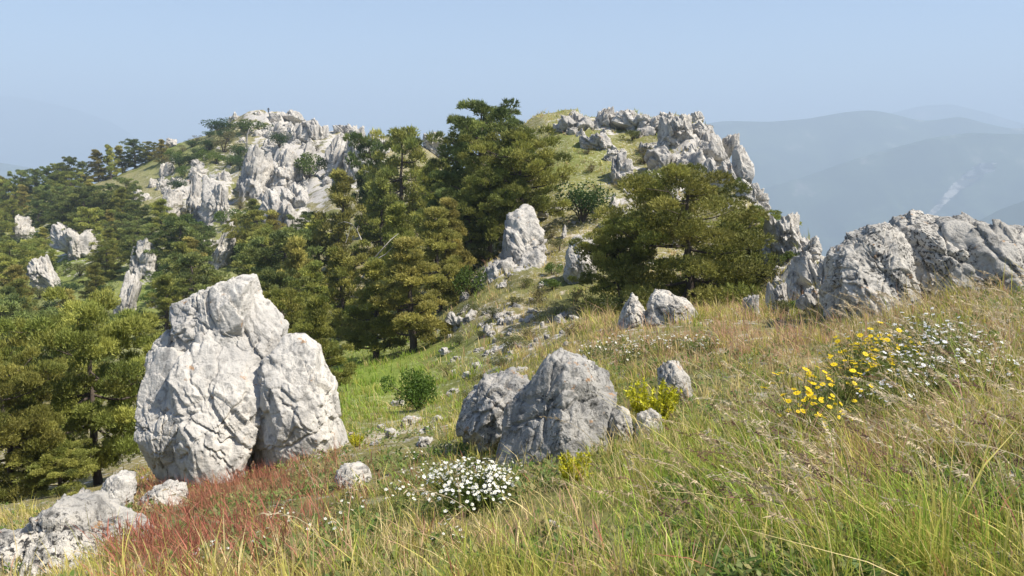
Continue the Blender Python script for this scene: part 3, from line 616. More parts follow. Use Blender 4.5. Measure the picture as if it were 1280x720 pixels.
# ------------------------------------------------------------------ pines
def needle_tris(c, dirs, n_bl, ln, wd, rs, spread):
    """thin needle blades: c (m,3) tuft centres, dirs (m,3)"""
    m = len(c); c = np.repeat(c, n_bl, 0); d = np.repeat(dirs, n_bl, 0) + rs.normal(size=(m * n_bl, 3)) * spread
    d /= np.linalg.norm(d, axis=1, keepdims=True) + 1e-9
    s = np.cross(d, rs.normal(size=d.shape)); s /= np.linalg.norm(s, axis=1, keepdims=True) + 1e-9
    L = ln * rs.uniform(0.6, 1.25, (len(c), 1)); Wd = wd * rs.uniform(0.7, 1.3, (len(c), 1))
    c = c + rs.normal(size=c.shape) * ln * 0.15
    return np.stack([c - s * Wd * 0.5, c + s * Wd * 0.5, c + d * L], 1)
def pine(seed, H, Rad, t0, detail, prof, col, lean=0.0, flat=0.55, whorl=1.0, trunk_r=0.035):
    """returns (trunk mesh, crown mesh); detail = (pads per metre of branch, tufts per pad, blades, needle length)"""
    rs = np.random.RandomState(seed); tb = MB(); lb = MB()
    hs = np.linspace(0, 1, 12); cx = lean * H * hs ** 1.5 + np.cumsum(rs.normal(size=12)) * 0.012 * H * (hs > 0); cy = np.cumsum(rs.normal(size=12)) * 0.012 * H * (hs > 0)
    tp = np.stack([cx, cy, -0.35 + (H + 0.35) * hs], 1); tb.tube(tp, np.maximum(0.012, H * trunk_r * (1 - hs) ** 0.8 + 0.01), 8)
    nb = int(36 * whorl); pads_c, pads_r, pads_o = [], [], []
    ppm, ntuft, nbl, nl = detail
    for b in range(nb):
        lv = 9; t = t0 + (1 - t0) * min(0.995, (int(b * lv / nb) + 0.5 + 0.16 * rs.normal()) / lv); base = np.array([np.interp(t, hs, tp[:, k]) for k in range(3)])
        L = Rad * prof(t) * rs.uniform(0.5, 1.22) + 0.12; az = b * 2.399 + rs.normal() * 0.4; up = rs.uniform(-0.12, 0.28) + 0.25 * max(0, t - 0.7)
        s = np.linspace(0, 1, 5); out = np.array([math.cos(az), math.sin(az), 0])
        bend = rs.normal() * 0.25; side = np.array([-out[1], out[0], 0])
        pts = base + L * (s[:, None] * out + (s ** 2)[:, None] * side * bend + (up * s + 0.10 * s ** 3 - 0.08 * np.sin(s * 3.1))[:, None] * np.array([0, 0, 1]))
        tb.tube(pts, np.maximum(0.008, 0.42 * H * trunk_r * (1 - t) ** 0.5 * (1 - s * 0.85)), 5)
        npad = max(2, int(L * ppm)); ss = np.linspace(0.42 if L > 0.8 else 0.2, 1.02, npad)
        for q in ss:
            pc = np.array([np.interp(q, s, pts[:, k]) for k in range(3)]); lat = rs.normal() * 0.26 * L * (1.15 - abs(q - 0.6))
            pc = pc + side * lat + np.array([0, 0, rs.normal() * 0.05 * L])
            pads_c.append(pc); pads_r.append(rs.uniform(0.75, 1.3)); pads_o.append(out)
            if abs(lat) > 0.15: tb.tube(np.stack([np.array([np.interp(max(0, q - .15), s, pts[:, k]) for k in range(3)]), pc]), [0.012, 0.005], 3)
    pc = np.array(pads_c); pr = np.array(pads_r) * Rad * 0.185; po = np.array(pads_o)
    n = len(pc); m = ntuft
    off = rs.normal(size=(n, m, 3)); off /= np.linalg.norm(off, axis=2, keepdims=True); off *= rs.rand(n, m, 1) ** 0.3; off[..., 2] = np.where(off[..., 2] < -0.35, -off[..., 2], off[..., 2])
    off = off * pr[:, None, None] * np.array([1.05, 1.05, 1.15 * flat]); off[..., 2] += pr[:, None] * 0.15
    tc = (pc[:, None] + off).reshape(-1, 3); dr = np.repeat(po, m, 0) * 0.3 + np.array([0, 0, 0.6]) + off.reshape(-1, 3) / np.repeat(pr, m)[:, None] * [0.9, 0.9, 1.3]
    dr /= np.linalg.norm(dr, axis=1, keepdims=True)
    T = needle_tris(tc, dr, nbl, nl, nl * 0.32, rs, 0.5)
    padtone = np.repeat(rs.uniform(0.62, 1.3, n), m * nbl)[:, None]; tone = rs.uniform(0.8, 1.2, (len(T), 1)) * padtone
    hue = np.repeat(rs.rand(n), m * nbl)[:, None]
    cc = np.array(col[0]) * (1 - hue) + np.array(col[1]) * hue
    lb.tris(T, np.clip(cc * tone, 0, 1))
    return tb.mesh('trunk', M_BARK, True), lb.mesh('crown', M_NEEDLE)
OLIVE = ((0.180, 0.218, 0.050), (0.350, 0.352, 0.084))
DEEP = ((0.105, 0.148, 0.046), (0.205, 0.235, 0.066))
BRONZE = ((0.230, 0.222, 0.056), (0.350, 0.315, 0.088))
p_cone = lambda t: 1.05 * (1 - t) ** 0.75
p_round = lambda t: math.sqrt(max(0, 1 - (2 * t - 1.1) ** 2 * 0.8)) * (1 if t < 0.93 else 0.5)
p_flat = lambda t: float(np.interp(t, [0, .2, .55, .8, 1], [.95, 1.05, .9, .6, .25]))
HI = (2.5, 112, 4, 0.135); HI2 = (2.5, 92, 4, 0.145); LO = (2.0, 52, 4, 0.20)
PINE = {}
PINE['near_round'] = pine(1, 4.5, 2.1, 0.14, (2.6, 190, 4, 0.11), p_round, OLIVE, 0.05)
PINE['spread'] = pine(2, 4.6, 2.7, 0.05, (2.4, 190, 4, 0.11), p_flat, OLIVE, 0.02)
PINE['cone'] = pine(3, 5.0, 1.7, 0.18, HI, p_cone, BRONZE)
PINE['cone2'] = pine(4, 5.0, 1.8, 0.14, HI2, p_cone, OLIVE, 0.05)
PINE['tall'] = pine(5, 6.0, 1.9, 0.22, HI2, p_round, DEEP)
PINE['round'] = pine(6, 4.5, 2.0, 0.25, HI2, p_round, OLIVE)
for i, (pf, c, rd, ln) in enumerate([(p_cone, OLIVE, 1.9, .05), (p_round, OLIVE, 2.0, 0), (p_flat, DEEP, 2.2, .08), (p_cone, BRONZE, 2.0, -.05), (p_round, DEEP, 2.1, .1)]):
    PINE['far%d' % i] = pine(20 + i, 5.0, rd, 0.05, LO, pf, c, ln, 0.55)
PH = {'near_round': (4.6, 4.8), 'spread': (4.7, 5.8), 'cone': (5.1, 3.8), 'cone2': (5.1, 3.9), 'tall': (6.1, 4.1), 'round': (4.6, 4.3)}
rt = random.Random(7)
def tree(u, vb, vt, wpx, kind, label, group=None, name='pine_tree', Y=None, rz=None):
    p = place(u, vb) if Y is None else None
    if Y is not None:
        a = pix_ae(u, vb)[0]; p = np.array([a * Y, Y, G(a * Y, Y)])
    Y = p[1]; top = pix_ae(u, vt)[1] * Y; h = max(0.4, top - p[2]); wd = wpx * Y / F_PX
    H0, W0 = PH.get(kind, (5.1, 4.4)); sx = wd / W0; sz = h / H0; sx = min(max(sx, sz * 0.6), sz * 1.5)
    root = empty(name, p, rt.uniform(0, 6.28) if rz is None else rz, (sx, sx, sz)); tag(root, label, 'pine tree', group)
    t, c = PINE[kind]; obj('trunk', t, root); obj('crown', c, root); return root
# near pines left of the tall crag
tree(120, 604, 384, 190, 'near_round', 'bright olive pine with bare lower trunk beside the tallest crag', Y=15.5, rz=1.0)
tree(22, 668, 455, 150, 'near_round', 'bushy pine at the wood edge behind the lichen spotted slab', Y=13.0, rz=3.2)
tree(82, 655, 560, 110, 'round', 'low young pine filling under the bright olive pine', Y=13.0)
tree(-30, 600, 400, 140, 'round', 'pine at the wood edge behind the bushy pine', Y=19)
# centre
tree(515, 442, 300, 118, 'cone', 'bronze green pine with a dark leaning trunk above the grassy hollow', rz=0.5)
tree(470, 432, 325, 100, 'cone2', 'olive pine beside the leaning trunk pine', Y=32)
tree(548, 400, 262, 95, 'cone', 'bronze pine rising behind the leaning trunk pine', Y=38)
tree(500, 398, 255, 90, 'cone2', 'feathery pale pine in the middle of the grove', Y=42)
tree(402, 490, 372, 92, 'cone2', 'pine growing just behind the smooth rock pillar', Y=22)
tree(358, 470, 365, 90, 'round', 'low spreading pine behind the two pale crags', Y=30)
tree(430, 430, 312, 90, 'far0', 'dark pine beside the pale dead branches', Y=42)
tree(380, 420, 300, 85, 'far3', 'bronze pine standing behind the low spreading pine', Y=52)
tree(425, 330, 216, 85, 'far3', 'broad bronze pine against the foot of the summit crags', Y=70)
tree(478, 340, 215, 78, 'far0', 'olive pine under the skyline pines', Y=72)
tree(505, 300, 163, 92, 'far1', 'round skyline pine beside the tall dark pine', Y=78)
tree(470, 290, 172, 60, 'far4', 'slender skyline pine beside the steep grey crag', Y=90)
tree(540, 330, 205, 70, 'far0', 'olive pine below the lone grey rock', Y=64)
tree(598, 330, 131, 105, 'tall', 'tall dark pine with spiky top, the highest on the skyline', Y=50)
tree(575, 330, 150, 70, 'tall', 'dark pine leaning on the tallest skyline pine', Y=54)
tree(632, 300, 140, 80, 'tall', 'dark pine between the tallest pine and the dome', Y=54)
tree(652, 275, 165, 118, 'round', 'round-topped bright pine above the white pinnacle', Y=44.5, rz=2.0)
tree(612, 330, 215, 85, 'round', 'shaded pine below the round-topped bright pine', Y=43)
tree(588, 352, 258, 70, 'far2', 'dark pine beside the white pinnacle', Y=44)
tree(560, 372, 250, 80, 'cone', 'bronze pine at the pinnacle end of the grove', Y=40)
tree(862, 396, 216, 250, 'spread', 'wide spreading pine with layered branches beneath the dome cliff', Y=25, rz=0.3)
tree(775, 395, 275, 95, 'round', 'low bushy pine growing beside the spreading pine', Y=26)
tree(935, 398, 265, 95, 'round', 'small pine at the cliff side of the spreading pine', Y=27)
# wooded slope, row by row
boxes = [(196,226,198,224),(170,230,222,255),(206,256,214,272),(250,292,214,280),(262,290,272,336),(68,122,270,326),(38,74,316,366),(60,130,262,330),(168,206,292,352),(148,174,336,402),(12,42,267,300),(300,392,176,304),(404,474,159,224),(330,440,140,175)]
def hides(u, vb, vt, wpx):
    for (a, b, c, d) in boxes:
        ox = max(0, min(b, u + wpx * .4) - max(a, u - wpx * .4)); oy = max(0, min(d, vb) - max(c, vt))
        if vb < d - 6: continue
        if ox * oy > 0.17 * (b - a) * (d - c): return True
    return False
rows = [(246, 34, 17, 5, 212, 6.4, 'pine along the crest of the wooded slope'), (262, 36, 24, 0, 200, 6.5, None), (282, 40, 28, -10, 240, 6.5, None), (306, 46, 42, -10, 320, 6.5, None),
        (334, 54, 50, -10, 360, 6.5, None), (366, 62, 58, -10, 380, 6, None), (402, 74, 68, -10, 390, 5.8, None), (442, 88, 80, -15, 360, 5.5, None), (490, 105, 95, -20, 330, 5, None), (540, 120, 100, -20, 200, 4.6, None), (272, 36, 30, 60, 240, 5.5, None), (294, 40, 34, 0, 330, 5.5, None), (320, 46, 40, 0, 390, 5.5, None), (350, 50, 48, 0, 400, 5.5, None), (384, 62, 56, -10, 420, 5.4, None), (422, 74, 64, 0, 440, 5.2, None)]
for ri, (vb, hp, sp, ua, ub, hm, lab) in enumerate(rows):
    u = ua + rt.uniform(0, sp * .5)
    while u < ub:
        vbb = vb + rt.uniform(-6, 6)
        if lab: vbb = float(np.interp(u, [25, 100, 150, 200], [250, 226, 208, 200])) + rt.uniform(0, 5)
        p = place(u, vbb); hpx = hm * rt.uniform(0.75, 1.2) * F_PX / p[1]; wp = hpx * rt.uniform(0.8, 1.05)
        if not hides(u, vbb, vbb - hpx, wp):
            kd = rt.randrange(5); tone = ['olive conical', 'olive rounded', 'deep green spreading', 'bronze conical', 'dark rounded'][kd]
            sz = 'short ' if hpx * p[1] / F_PX < hm * 0.88 else 'tall ' if hpx * p[1] / F_PX > hm * 1.06 else ''
            L = sz + tone + (' crest pine ' if lab else ' pine ' + ('in lower wood ' if vb > 360 else 'in upper wood ')) + where(u, vbb)
            tree(u, vbb, vbb - hpx, wp, 'far%d' % kd, L, 'pines along the wooded crest' if lab else ('pines of the lower wood' if vb > 360 else 'pines of the upper wood'))
        u += sp * rt.uniform(0.75, 1.15)

# ------------------------------------------------------------------ shrubs
def shrub(seed, col, leaf=0.05, n=2600, flat=1.0, lump=9):
    """unit shrub (about 1 wide, 1 high): stems and a crown of small leaves on lumpy shoots"""
    rs = np.random.RandomState(seed); sb = MB(); lb = MB()
    cs = rs.normal(size=(lump, 3)) * np.array([0.22, 0.22, 0.16]); cs[:, 2] = 0.5 + cs[:, 2]; rr = rs.uniform(0.16, 0.3, lump)
    for c in cs: sb.tube(np.stack([[0, 0, -0.1], c * [0.4, 0.4, 0.5], c]), [0.02, 0.014, 0.005], 4)
    k = rs.randint(lump, size=n); d = rs.normal(size=(n, 3)); d /= np.linalg.norm(d, axis=1, keepdims=True)
    p = cs[k] + d * (rr[k] * rs.rand(n) ** 0.25)[:, None] * np.array([1, 1, flat]); p[:, 2] = np.maximum(p[:, 2], 0.02 + 0.1 * rs.rand(n))
    ax = d * 0.6 + rs.normal(size=(n, 3)) * 0.6 + [0, 0, .4]; ax /= np.linalg.norm(ax, axis=1, keepdims=True)
    sd = np.cross(ax, rs.normal(size=(n, 3))); sd /= np.linalg.norm(sd, axis=1, keepdims=True)
    L = leaf * rs.uniform(0.7, 1.3, (n, 1)); Vq = np.stack([p, p + ax * L * .5 + sd * L * .3, p + ax * L, p + ax * L * .5 - sd * L * .3], 1)
    lb.quads(Vq, np.array(col[0]) + (np.array(col[1]) - np.array(col[0])) * (rs.rand(n, 1) * 0.5 + rs.rand(lump)[k][:, None] * 0.5))
    return sb.mesh('stem', M_BARK, True), lb.mesh('crown', M_LEAF)
SH = {'box': shrub(50, ((0.065, 0.12, 0.02), (0.12, 0.19, 0.03)), 0.055, 4200, 1.0, 16), 'green': shrub(51, ((0.07, 0.115, 0.022), (0.13, 0.18, 0.035)), 0.075, 1500, 0.9),
      'dark': shrub(52, ((0.03, 0.065, 0.018), (0.06, 0.10, 0.025)), 0.06, 2000, 0.9, 12), 'dry': shrub(53, ((0.11, 0.10, 0.035), (0.18, 0.15, 0.06)), 0.05, 1400, 0.8), 'cushion': shrub(54, ((0.08, 0.10, 0.03), (0.15, 0.155, 0.055)), 0.06, 1100, 0.7)}
def bush(u, vb, hpx, wpx, kind, label, group=None):
    if label.startswith('*'): label = {'green': 'leafy green ', 'dry': 'dry brownish ', 'dark': 'dark green ', 'cushion': 'grey-green cushion ', 'box': ''}[kind] + label[1:] + ' ' + where(u, vb)
    p = place(u, vb); s = p[1] / F_PX; root = empty('shrub', p, rt.uniform(0, 6.28), (wpx * s, wpx * s, hpx * s * 1.05)); tag(root, label, 'shrub', group)
    a, b = SH[kind]; obj('stem', a, root); obj('crown', b, root)
bush(525, 512, 56, 52, 'box', 'round clipped-looking green bush alone in the grassy saddle')
bush(728, 278, 48, 62, 'dark', 'dark green shrub between the round-topped pine and the dome')
bush(275, 170, 20, 36, 'dark', 'dark low bush at the grassy shoulder of the rocky summit')
bush(349, 184, 18, 26, 'dark', 'dark bush on the face of the rocky summit')
bush(388, 224, 32, 36, 'green', 'green bush hanging in the gully of the summit crags')
bush(312, 168, 18, 36, 'green', 'bushy small tree on the summit slope')
bush(372, 252, 16, 14, 'dark', 'tiny dark bush stuck in the summit crags')
bush(585, 372, 42, 40, 'green', 'light green leafy shrub at the foot of the white pinnacle')
LG, GG = '*bush on rocky ground', 'bushes of the summit hill'
for u, v, h, wd in [(205,196,12,22),(215,200,12,20),(228,192,9,16),(240,186,9,18),(250,196,12,22),(212,215,14,24),(232,222,14,22),(246,178,7,14),(262,172,8,14),(270,205,14,22),(288,210,14,20),(258,185,8,16),(225,212,18,26),(238,205,12,20),(262,190,14,24),(280,195,22,34),(300,200,18,26),(222,240,16,22),(300,215,20,20),(292,285,24,34),(318,290,22,30),(340,310,18,30),(235,280,16,24),(300,262,14,18),(250,300,26,40),(330,330,24,36),(395,190,10,14),(372,172,8,16),(240,330,26,40),(300,330,26,44),(350,345,26,40),(285,180,14,26),(255,205,14,22)]:
    bush(u, v, h, wd, rt.choice(['green', 'green', 'dry', 'dark']), LG, GG)
for u, v, h, wd in [(70,345,18,30),(100,350,20,30),(120,335,16,26),(50,375,18,30),(85,370,18,32),(140,410,24,34),(165,415,24,36),(200,360,20,30),(190,385,22,34),(215,345,20,30),(130,375,20,30),(25,310,12,22),(50,305,12,22),(150,320,16,26),(160,300,14,22),(135,345,16,26),(180,410,24,34),(70,395,22,34),(110,400,22,34)]:
    bush(u, v, h, wd, rt.choice(['green', 'dark', 'cushion']), '*bush in the pine wood', 'bushes of the pine wood')
LK, GK = '*shrub on the stony slope', 'cushion shrubs of the slope'
for u, v, h, wd in [(640,438,18,40),(660,425,16,34),(675,380,22,36),(700,395,14,30),(615,400,16,26),(590,395,18,30),(640,385,14,24),(690,365,14,24),(655,360,14,22),(720,380,14,24),(600,425,12,20),(575,432,14,22),(690,345,16,22),(700,320,18,24),(690,300,14,20),(735,390,26,34),(605,480,14,30),(630,460,14,30),(560,470,14,24),(580,500,12,26),(712,420,16,30),(680,405,12,26),(705,232,12,20),(740,215,12,20),(790,180,14,22),(806,206,18,30),(835,300,14,24),(745,250,12,20),(775,235,10,18),(735,195,10,18),(905,200,12,26),(925,230,14,18),(912,215,18,22)]:
    bush(u, v, h, wd, rt.choice(['cushion', 'cushion', 'dry', 'green']), LK, GK)
LE, GE = '*bush clinging to the cliff edge rocks', 'bushes of the cliff edge'
for u, v, h, wd in [(965,268,16,18),(985,330,16,24),(1045,330,14,20),(1005,350,14,24),(975,395,22,40),(1010,392,18,36),(940,300,14,20),(1030,385,18,30)]:
    bush(u, v, h, wd, rt.choice(['green', 'cushion']), LE, GE)
# dead wood
def dead(pts, Y, r0, label):
    p0 = P(*pts[0][0], Y); mb = MB()
    for br in pts:
        w_ = np.array([P(u, v, Y + 0.6 * math.sin(i * 2.1)) for i, (u, v) in enumerate(br)]) - p0
        mb.tube(w_, np.linspace(r0 if br is pts[0] else r0 * .6, r0 * .2, len(br)), 5)
    tag(obj('dead_branch', mb.mesh('dead_branch', M_DEAD, True), None, p0), label, 'dead wood')
dead([[(452,350),(462,330),(475,315),(488,300),(498,292)], [(466,326),(482,318),(494,306)]], 36.5, 0.055, 'pale fallen dead trunk between the grove pines')
dead([[(452,300),(446,288),(440,280),(430,277),(422,280)], [(446,288),(450,276),(452,268)], [(440,280),(436,292),(432,304)]], 40, 0.04, 'bleached bare branches poking out of the grove')
dead([[(310,190),(308,178),(309,168),(312,160)], [(308,180),(298,172)]], 185, 0.35, 'white twisted dead trunk on the summit slope')

# ------------------------------------------------------------------ people on the summit
def person(u, v, hpx, label, shirt, legs, sit=False):
    p = place(u, v); hh = 1.72; m, nt = new_mat('clothing'); mb = bpy.data.meshes.new('person')
    if sit: pts = [((0,0,.45),.15), ((0,.02,.75),.14), ((0,.03,1.0),.15), ((0,.0,1.12),.06), ((0,-.02,1.26),.10), ((.22,.02,.98),.06), ((.27,-.12,.72),.05), ((.15,-.32,.55),.045), ((-.22,.02,.98),.06), ((-.27,-.12,.72),.05), ((-.15,-.32,.55),.045), ((.1,-.45,.5),.085), ((.1,-.5,.06),.06), ((-.1,-.45,.5),.085), ((-.1,-.5,.06),.06)]
    else: pts = [((0,0,.92),.15), ((0,0,1.18),.14), ((0,0,1.40),.16), ((0,0,1.50),.06), ((0,-.01,1.63),.10), ((.21,0,1.40),.065), ((.26,-.02,1.12),.05), ((.25,-.1,.88),.04), ((-.21,0,1.40),.065), ((-.26,.0,1.12),.05), ((-.25,-.08,.88),.04), ((.10,0,.5),.085), ((.12,0,.06),.06), ((-.10,.02,.5),.085), ((-.13,.05,.06),.06)]
    ed = [(0,1),(1,2),(2,3),(3,4),(2,5),(5,6),(6,7),(2,8),(8,9),(9,10),(0,11),(11,12),(0,13),(13,14)]
    mb.from_pydata([q for q, _ in pts], ed, []); mb.update(); o = obj('person', mb, None, p)
    sk = o.modifiers.new('skin', 'SKIN')
    for d_, (_, r) in zip(mb.skin_vertices[0].data if mb.skin_vertices else [], pts): d_.radius = (r, r * .8)
    if mb.skin_vertices: mb.skin_vertices[0].data[0].use_root = True
    o.modifiers.new('smooth', 'SUBSURF').levels = 1
    g = N(nt, 'NewGeometry'); sx = N(nt, 'SeparateXYZ'); tc = N(nt, 'TexCoord'); nt.links.new(tc.outputs['Object'], sx.inputs[0])
    r_ = ramp(nt, sx.outputs['Z'], [(0.0, legs), (0.48 if not sit else 0.3, legs), (0.5 if not sit else 0.32, shirt), (0.75, shirt)]); r_.node.color_ramp.interpolation = 'CONSTANT'
    mr = N(nt, 'MapRange'); nt.links.new(sx.outputs['Z'], mr.inputs[0]); mr.inputs[2].default_value = 1.9; nt.links.new(mr.outputs[0], r_.node.inputs[0])
    b = N(nt, 'BsdfPrincipled', Roughness=0.85); nt.links.new(r_, b.inputs['Base Color']); ou = N(nt, 'OutputMaterial'); nt.links.new(b.outputs[0], ou.inputs['Surface'])
    mb.materials.append(m); sc_ = hpx * p[1] / F_PX / hh; o.scale = (sc_, sc_, sc_); tag(o, label, 'person')
person(336, 146, 8.0, 'person in dark clothes standing on the rocky summit', (0.02, 0.02, 0.025), (0.03, 0.03, 0.04))
person(354, 147, 7.5, 'person in a red top sitting on the rocky summit', (0.45, 0.06, 0.04), (0.05, 0.05, 0.07), True)

# ------------------------------------------------------------------ grass
gr = np.random.RandomState(99)
def to_pix(X, Y, Z):
    c = Y * CP - Z * SP; up = Y * SP + Z * CP
    return 640 + F_PX * X / c, 360 - F_PX * up / c
def gauss(u, v, zs):
    o = np.zeros_like(u)
    for (cu, cv, su, sv, k) in zs: o = np.maximum(o, k * np.exp(-0.5 * (((u - cu) / su) ** 2 + ((v - cv) / sv) ** 2)))
    return o
Z_RED = [(255,650,66,36,1.1), (320,612,62,28,1.0), (215,690,40,30,.7), (400,595,70,20,.6)]
Z_PINK = [(700,690,110,26,.9), (500,700,120,22,.7), (900,432,120,26,1.4), (1000,470,60,24,.6), (720,690,60,24,.6), (560,690,70,24,.55), (1030,605,60,40,.6), (480,610,50,20,.6), (400,585,60,16,.9), (440,620,70,26,.55), (820,428,90,12,.9), (960,410,60,10,.6), (1260,430,40,40,.8), (1180,610,60,50,.35)]
Z_LUSH = [(880,660,115,52,2.0), (1140,670,140,46,1.2), (465,470,75,34,2.4), (560,440,40,26,1.0), (420,500,40,30,1.8), (520,590,50,34,.55), (620,715,200,26,.15), (1200,560,70,60,.4), (960,560,70,40,.7)]
Z_STRAW = [(940,492,60,22,1.1), (690,645,110,30,1.3), (420,700,140,20,.6), (812,560,26,26,1.0), (640,400,60,30,.6), (1240,560,40,40,.5), (860,590,50,18,.5)]
Z_BARE = [(640,410,50,28,.3), (500,545,50,18,.55), (685,655,20,10,.6), (812,575,25,20,.4), (610,455,40,20,.5), (720,330,30,40,.4)]
def blades(name, label, n, y0, y1, pw, segs, hfun, wfun, seedy=0.3, amax=0.82, tall=None):
    """one mesh of curved blades rooted on the ground"""
    U = gr.rand(n); q = pw + 1
    Y = (y0 ** q + U * (y1 ** q - y0 ** q)) ** (1 / q); A = gr.uniform(-amax, amax, n); X = A * Y
    nt_ = max(1, n // 26); ci = gr.randint(nt_, size=n); tus = gr.rand(n) < 0.68            # most blades stand in tussocks
    dxy = gr.normal(size=(n, 2)) * (0.018 + 0.0022 * Y[ci])[:, None] * gr.uniform(.5, 1.6, nt_)[ci][:, None]
    X = np.where(tus, X[ci] + dxy[:, 0], X); Y = np.where(tus, Y[ci] + dxy[:, 1], Y); Y = np.maximum(Y, y0 * .9); tr = gr.rand(nt_)[ci]; th = gr.uniform(.6, 1.5, nt_)[ci]
    dxy = np.where(tus[:, None], dxy / (0.02 + 0.0022 * Y)[:, None], 0)
    cl = noise2(X, Y, 0.22, 2, 71)
    Z = ground(X, Y); u, v = to_pix(X, Y, Z)
    bare = gauss(u, v, Z_BARE) + 0.7 * sstep(0.12, 0.45, noise2(X, Y, 1.1, 3, 73))
    keep = (gr.rand(n) > bare) & (gr.rand(n) < 0.62 + 0.5 * cl)
    keep &= ~((u < 140) & (v < 640)) 
    if tall is not None: keep &= tall(u, v, X, Y) > gr.rand(n)
    X, Y, Z, u, v, cl, tus, tr, th, dxy = [k[keep] for k in (X, Y, Z, u, v, cl, tus, tr, th, dxy)]; n = len(X)
    wR, wP, wL, wS = [gauss(u, v, z) for z in (Z_RED, Z_PINK, Z_LUSH, Z_STRAW)]
    big = noise2(X, Y, 1.3, 3, 81); med = noise2(X, Y, 0.35, 2, 83); rnd = np.where(tus & (gr.rand(n) < .75), tr, gr.rand(n))
    wG = 0.42 + 1.0 * big; wY = 0.6 - 0.4 * big + 0.5 * med; wS = wS * 1.4 + 0.38 - 0.9 * med; wP = wP + 0.28 * sstep(0.1, 0.6, noise2(X, Y, 0.8, 3, 91)); wL = wL * 1.6
    W = np.clip(np.stack([wG, wY, wS, wR * 5.0 * (0.95 + 0.7 * med), wP * 1.5, wL], 1), 0.02, None); W[:, :3] *= (1 - np.clip(wR, 0, 1) * .84)[:, None]
    W /= W.sum(1, keepdims=True); pick = (W.cumsum(1) < rnd[:, None]).sum(1).clip(0, 5)
    root = np.array([(0.22, 0.26, 0.045), (0.38, 0.35, 0.075), (0.52, 0.42, 0.19), (0.36, 0.20, 0.11), (0.44, 0.31, 0.17), (0.19, 0.29, 0.04)])[pick]
    tip = np.array([(0.38, 0.38, 0.075), (0.56, 0.48, 0.14), (0.68, 0.55, 0.28), (0.38, 0.115, 0.085), (0.54, 0.30, 0.22), (0.35, 0.45, 0.07)])[pick]
    jit = gr.uniform(0.7, 1.5, (n, 1)); root = root * jit; tip = tip * jit
    H = hfun(u, v, X, Y, gr.rand(n)) * (0.8 + 0.4 * (cl + 0.3)); H = np.where(tus, H * th, H * 0.75); H = np.where(pick == 3, np.minimum(H * 1.3, 0.26), H * (1 - 0.45 * np.clip(wR, 0, 1)))
    Wd = wfun(Y) * gr.uniform(0.6, 1.4, n)
    ld = np.stack([-0.38 + 0.75 * gr.normal(size=n) - 0.3 * gauss(u, v, tallz), 0.65 * gr.normal(size=n), np.zeros(n)], 1); ld[:, :2] = ld[:, :2] * np.where(tus, .6, 1)[:, None] + dxy * 0.32; bend = gr.uniform(0.15, 0.95, n)
    az = gr.uniform(-1.2, 1.2, n); sd = np.stack([np.cos(az), np.sin(az), np.zeros(n)], 1)
    base = np.stack([X, Y, Z - 0.01], 1); isseed = (gr.rand(n) < seedy) | (pick == 3)
    S = np.linspace(0, 1, segs + 1); Vs, Cs = [], []
    for s_ in S:
        c = base + np.array([0, 0, 1.]) * (H * (s_ - 0.35 * bend * s_ ** 2))[:, None] + ld * (H * bend * s_ ** 1.8)[:, None]
        wp = (1 - s_) ** 0.6; wp = np.where(isseed, 0.35 + 1.5 * math.exp(-((s_ - 0.8) / 0.17) ** 2), wp) * Wd * 0.5
        cc = root + (tip - root) * s_
        if s_ < 1: Vs += [c - sd * wp[:, None], c + sd * wp[:, None]]; Cs += [cc, cc]
        else: Vs += [c]; Cs += [cc]
    k = 2 * segs + 1; V = np.stack(Vs, 1).reshape(-1, 3); Cc = np.stack(Cs, 1).reshape(-1, 3); b0 = np.arange(n)[:, None] * k
    qs = np.concatenate([b0 + np.array([[2 * i, 2 * i + 1, 2 * i + 3, 2 * i + 2]]) for i in range(segs - 1)]) if segs > 1 else np.zeros((0, 4), int)
    ts = b0 + np.array([[k - 3, k - 2, k - 1]])
    o = obj(name, mesh_of(name, V, [qs, ts], M_GRASS, False, Cc)); return tag(o, label, 'grass', kind='stuff')
tallz = [(1200, 520, 170, 150, 1.0), (930, 600, 130, 90, .75), (1150, 690, 200, 60, .8), (870, 410, 90, 18, .45), (1200, 390, 120, 26, .9)]
h_near = lambda u, v, X, Y, r: (0.05 + 0.11 * r + 0.12 * r ** 6) * (1 + 0.75 * gauss(u, v, tallz)) * (1 - 0.45 * gauss(u, v, [(1100, 500, 70, 50, 1), (590, 645, 60, 40, 1.3), (815, 540, 40, 25, 1), (720, 600, 60, 16, 1)]))
blades('meadow_grass', 'green and straw meadow grass of the near slope', 112000, 1.7, 5.6, 0.1, 3, h_near, lambda Y: 0.0042 + 0 * Y, 0.3)
blades('meadow_grass', 'dry and green meadow grass around the boulders', 166000, 5.4, 17, 0.0, 2, h_near, lambda Y: 0.0035 + 0.0007 * Y, 0.3)
blades('hillside_grass', 'tufted grass over the saddle and the grassy dome', 150000, 16.5, 80, -0.45, 2, lambda u, v, X, Y, r: 0.12 + 0.26 * r, lambda Y: 0.004 + 0.0008 * Y, 0.3, 0.66, lambda u, v, X, Y: ((u > 400) & (v < 560)) * 1.0)

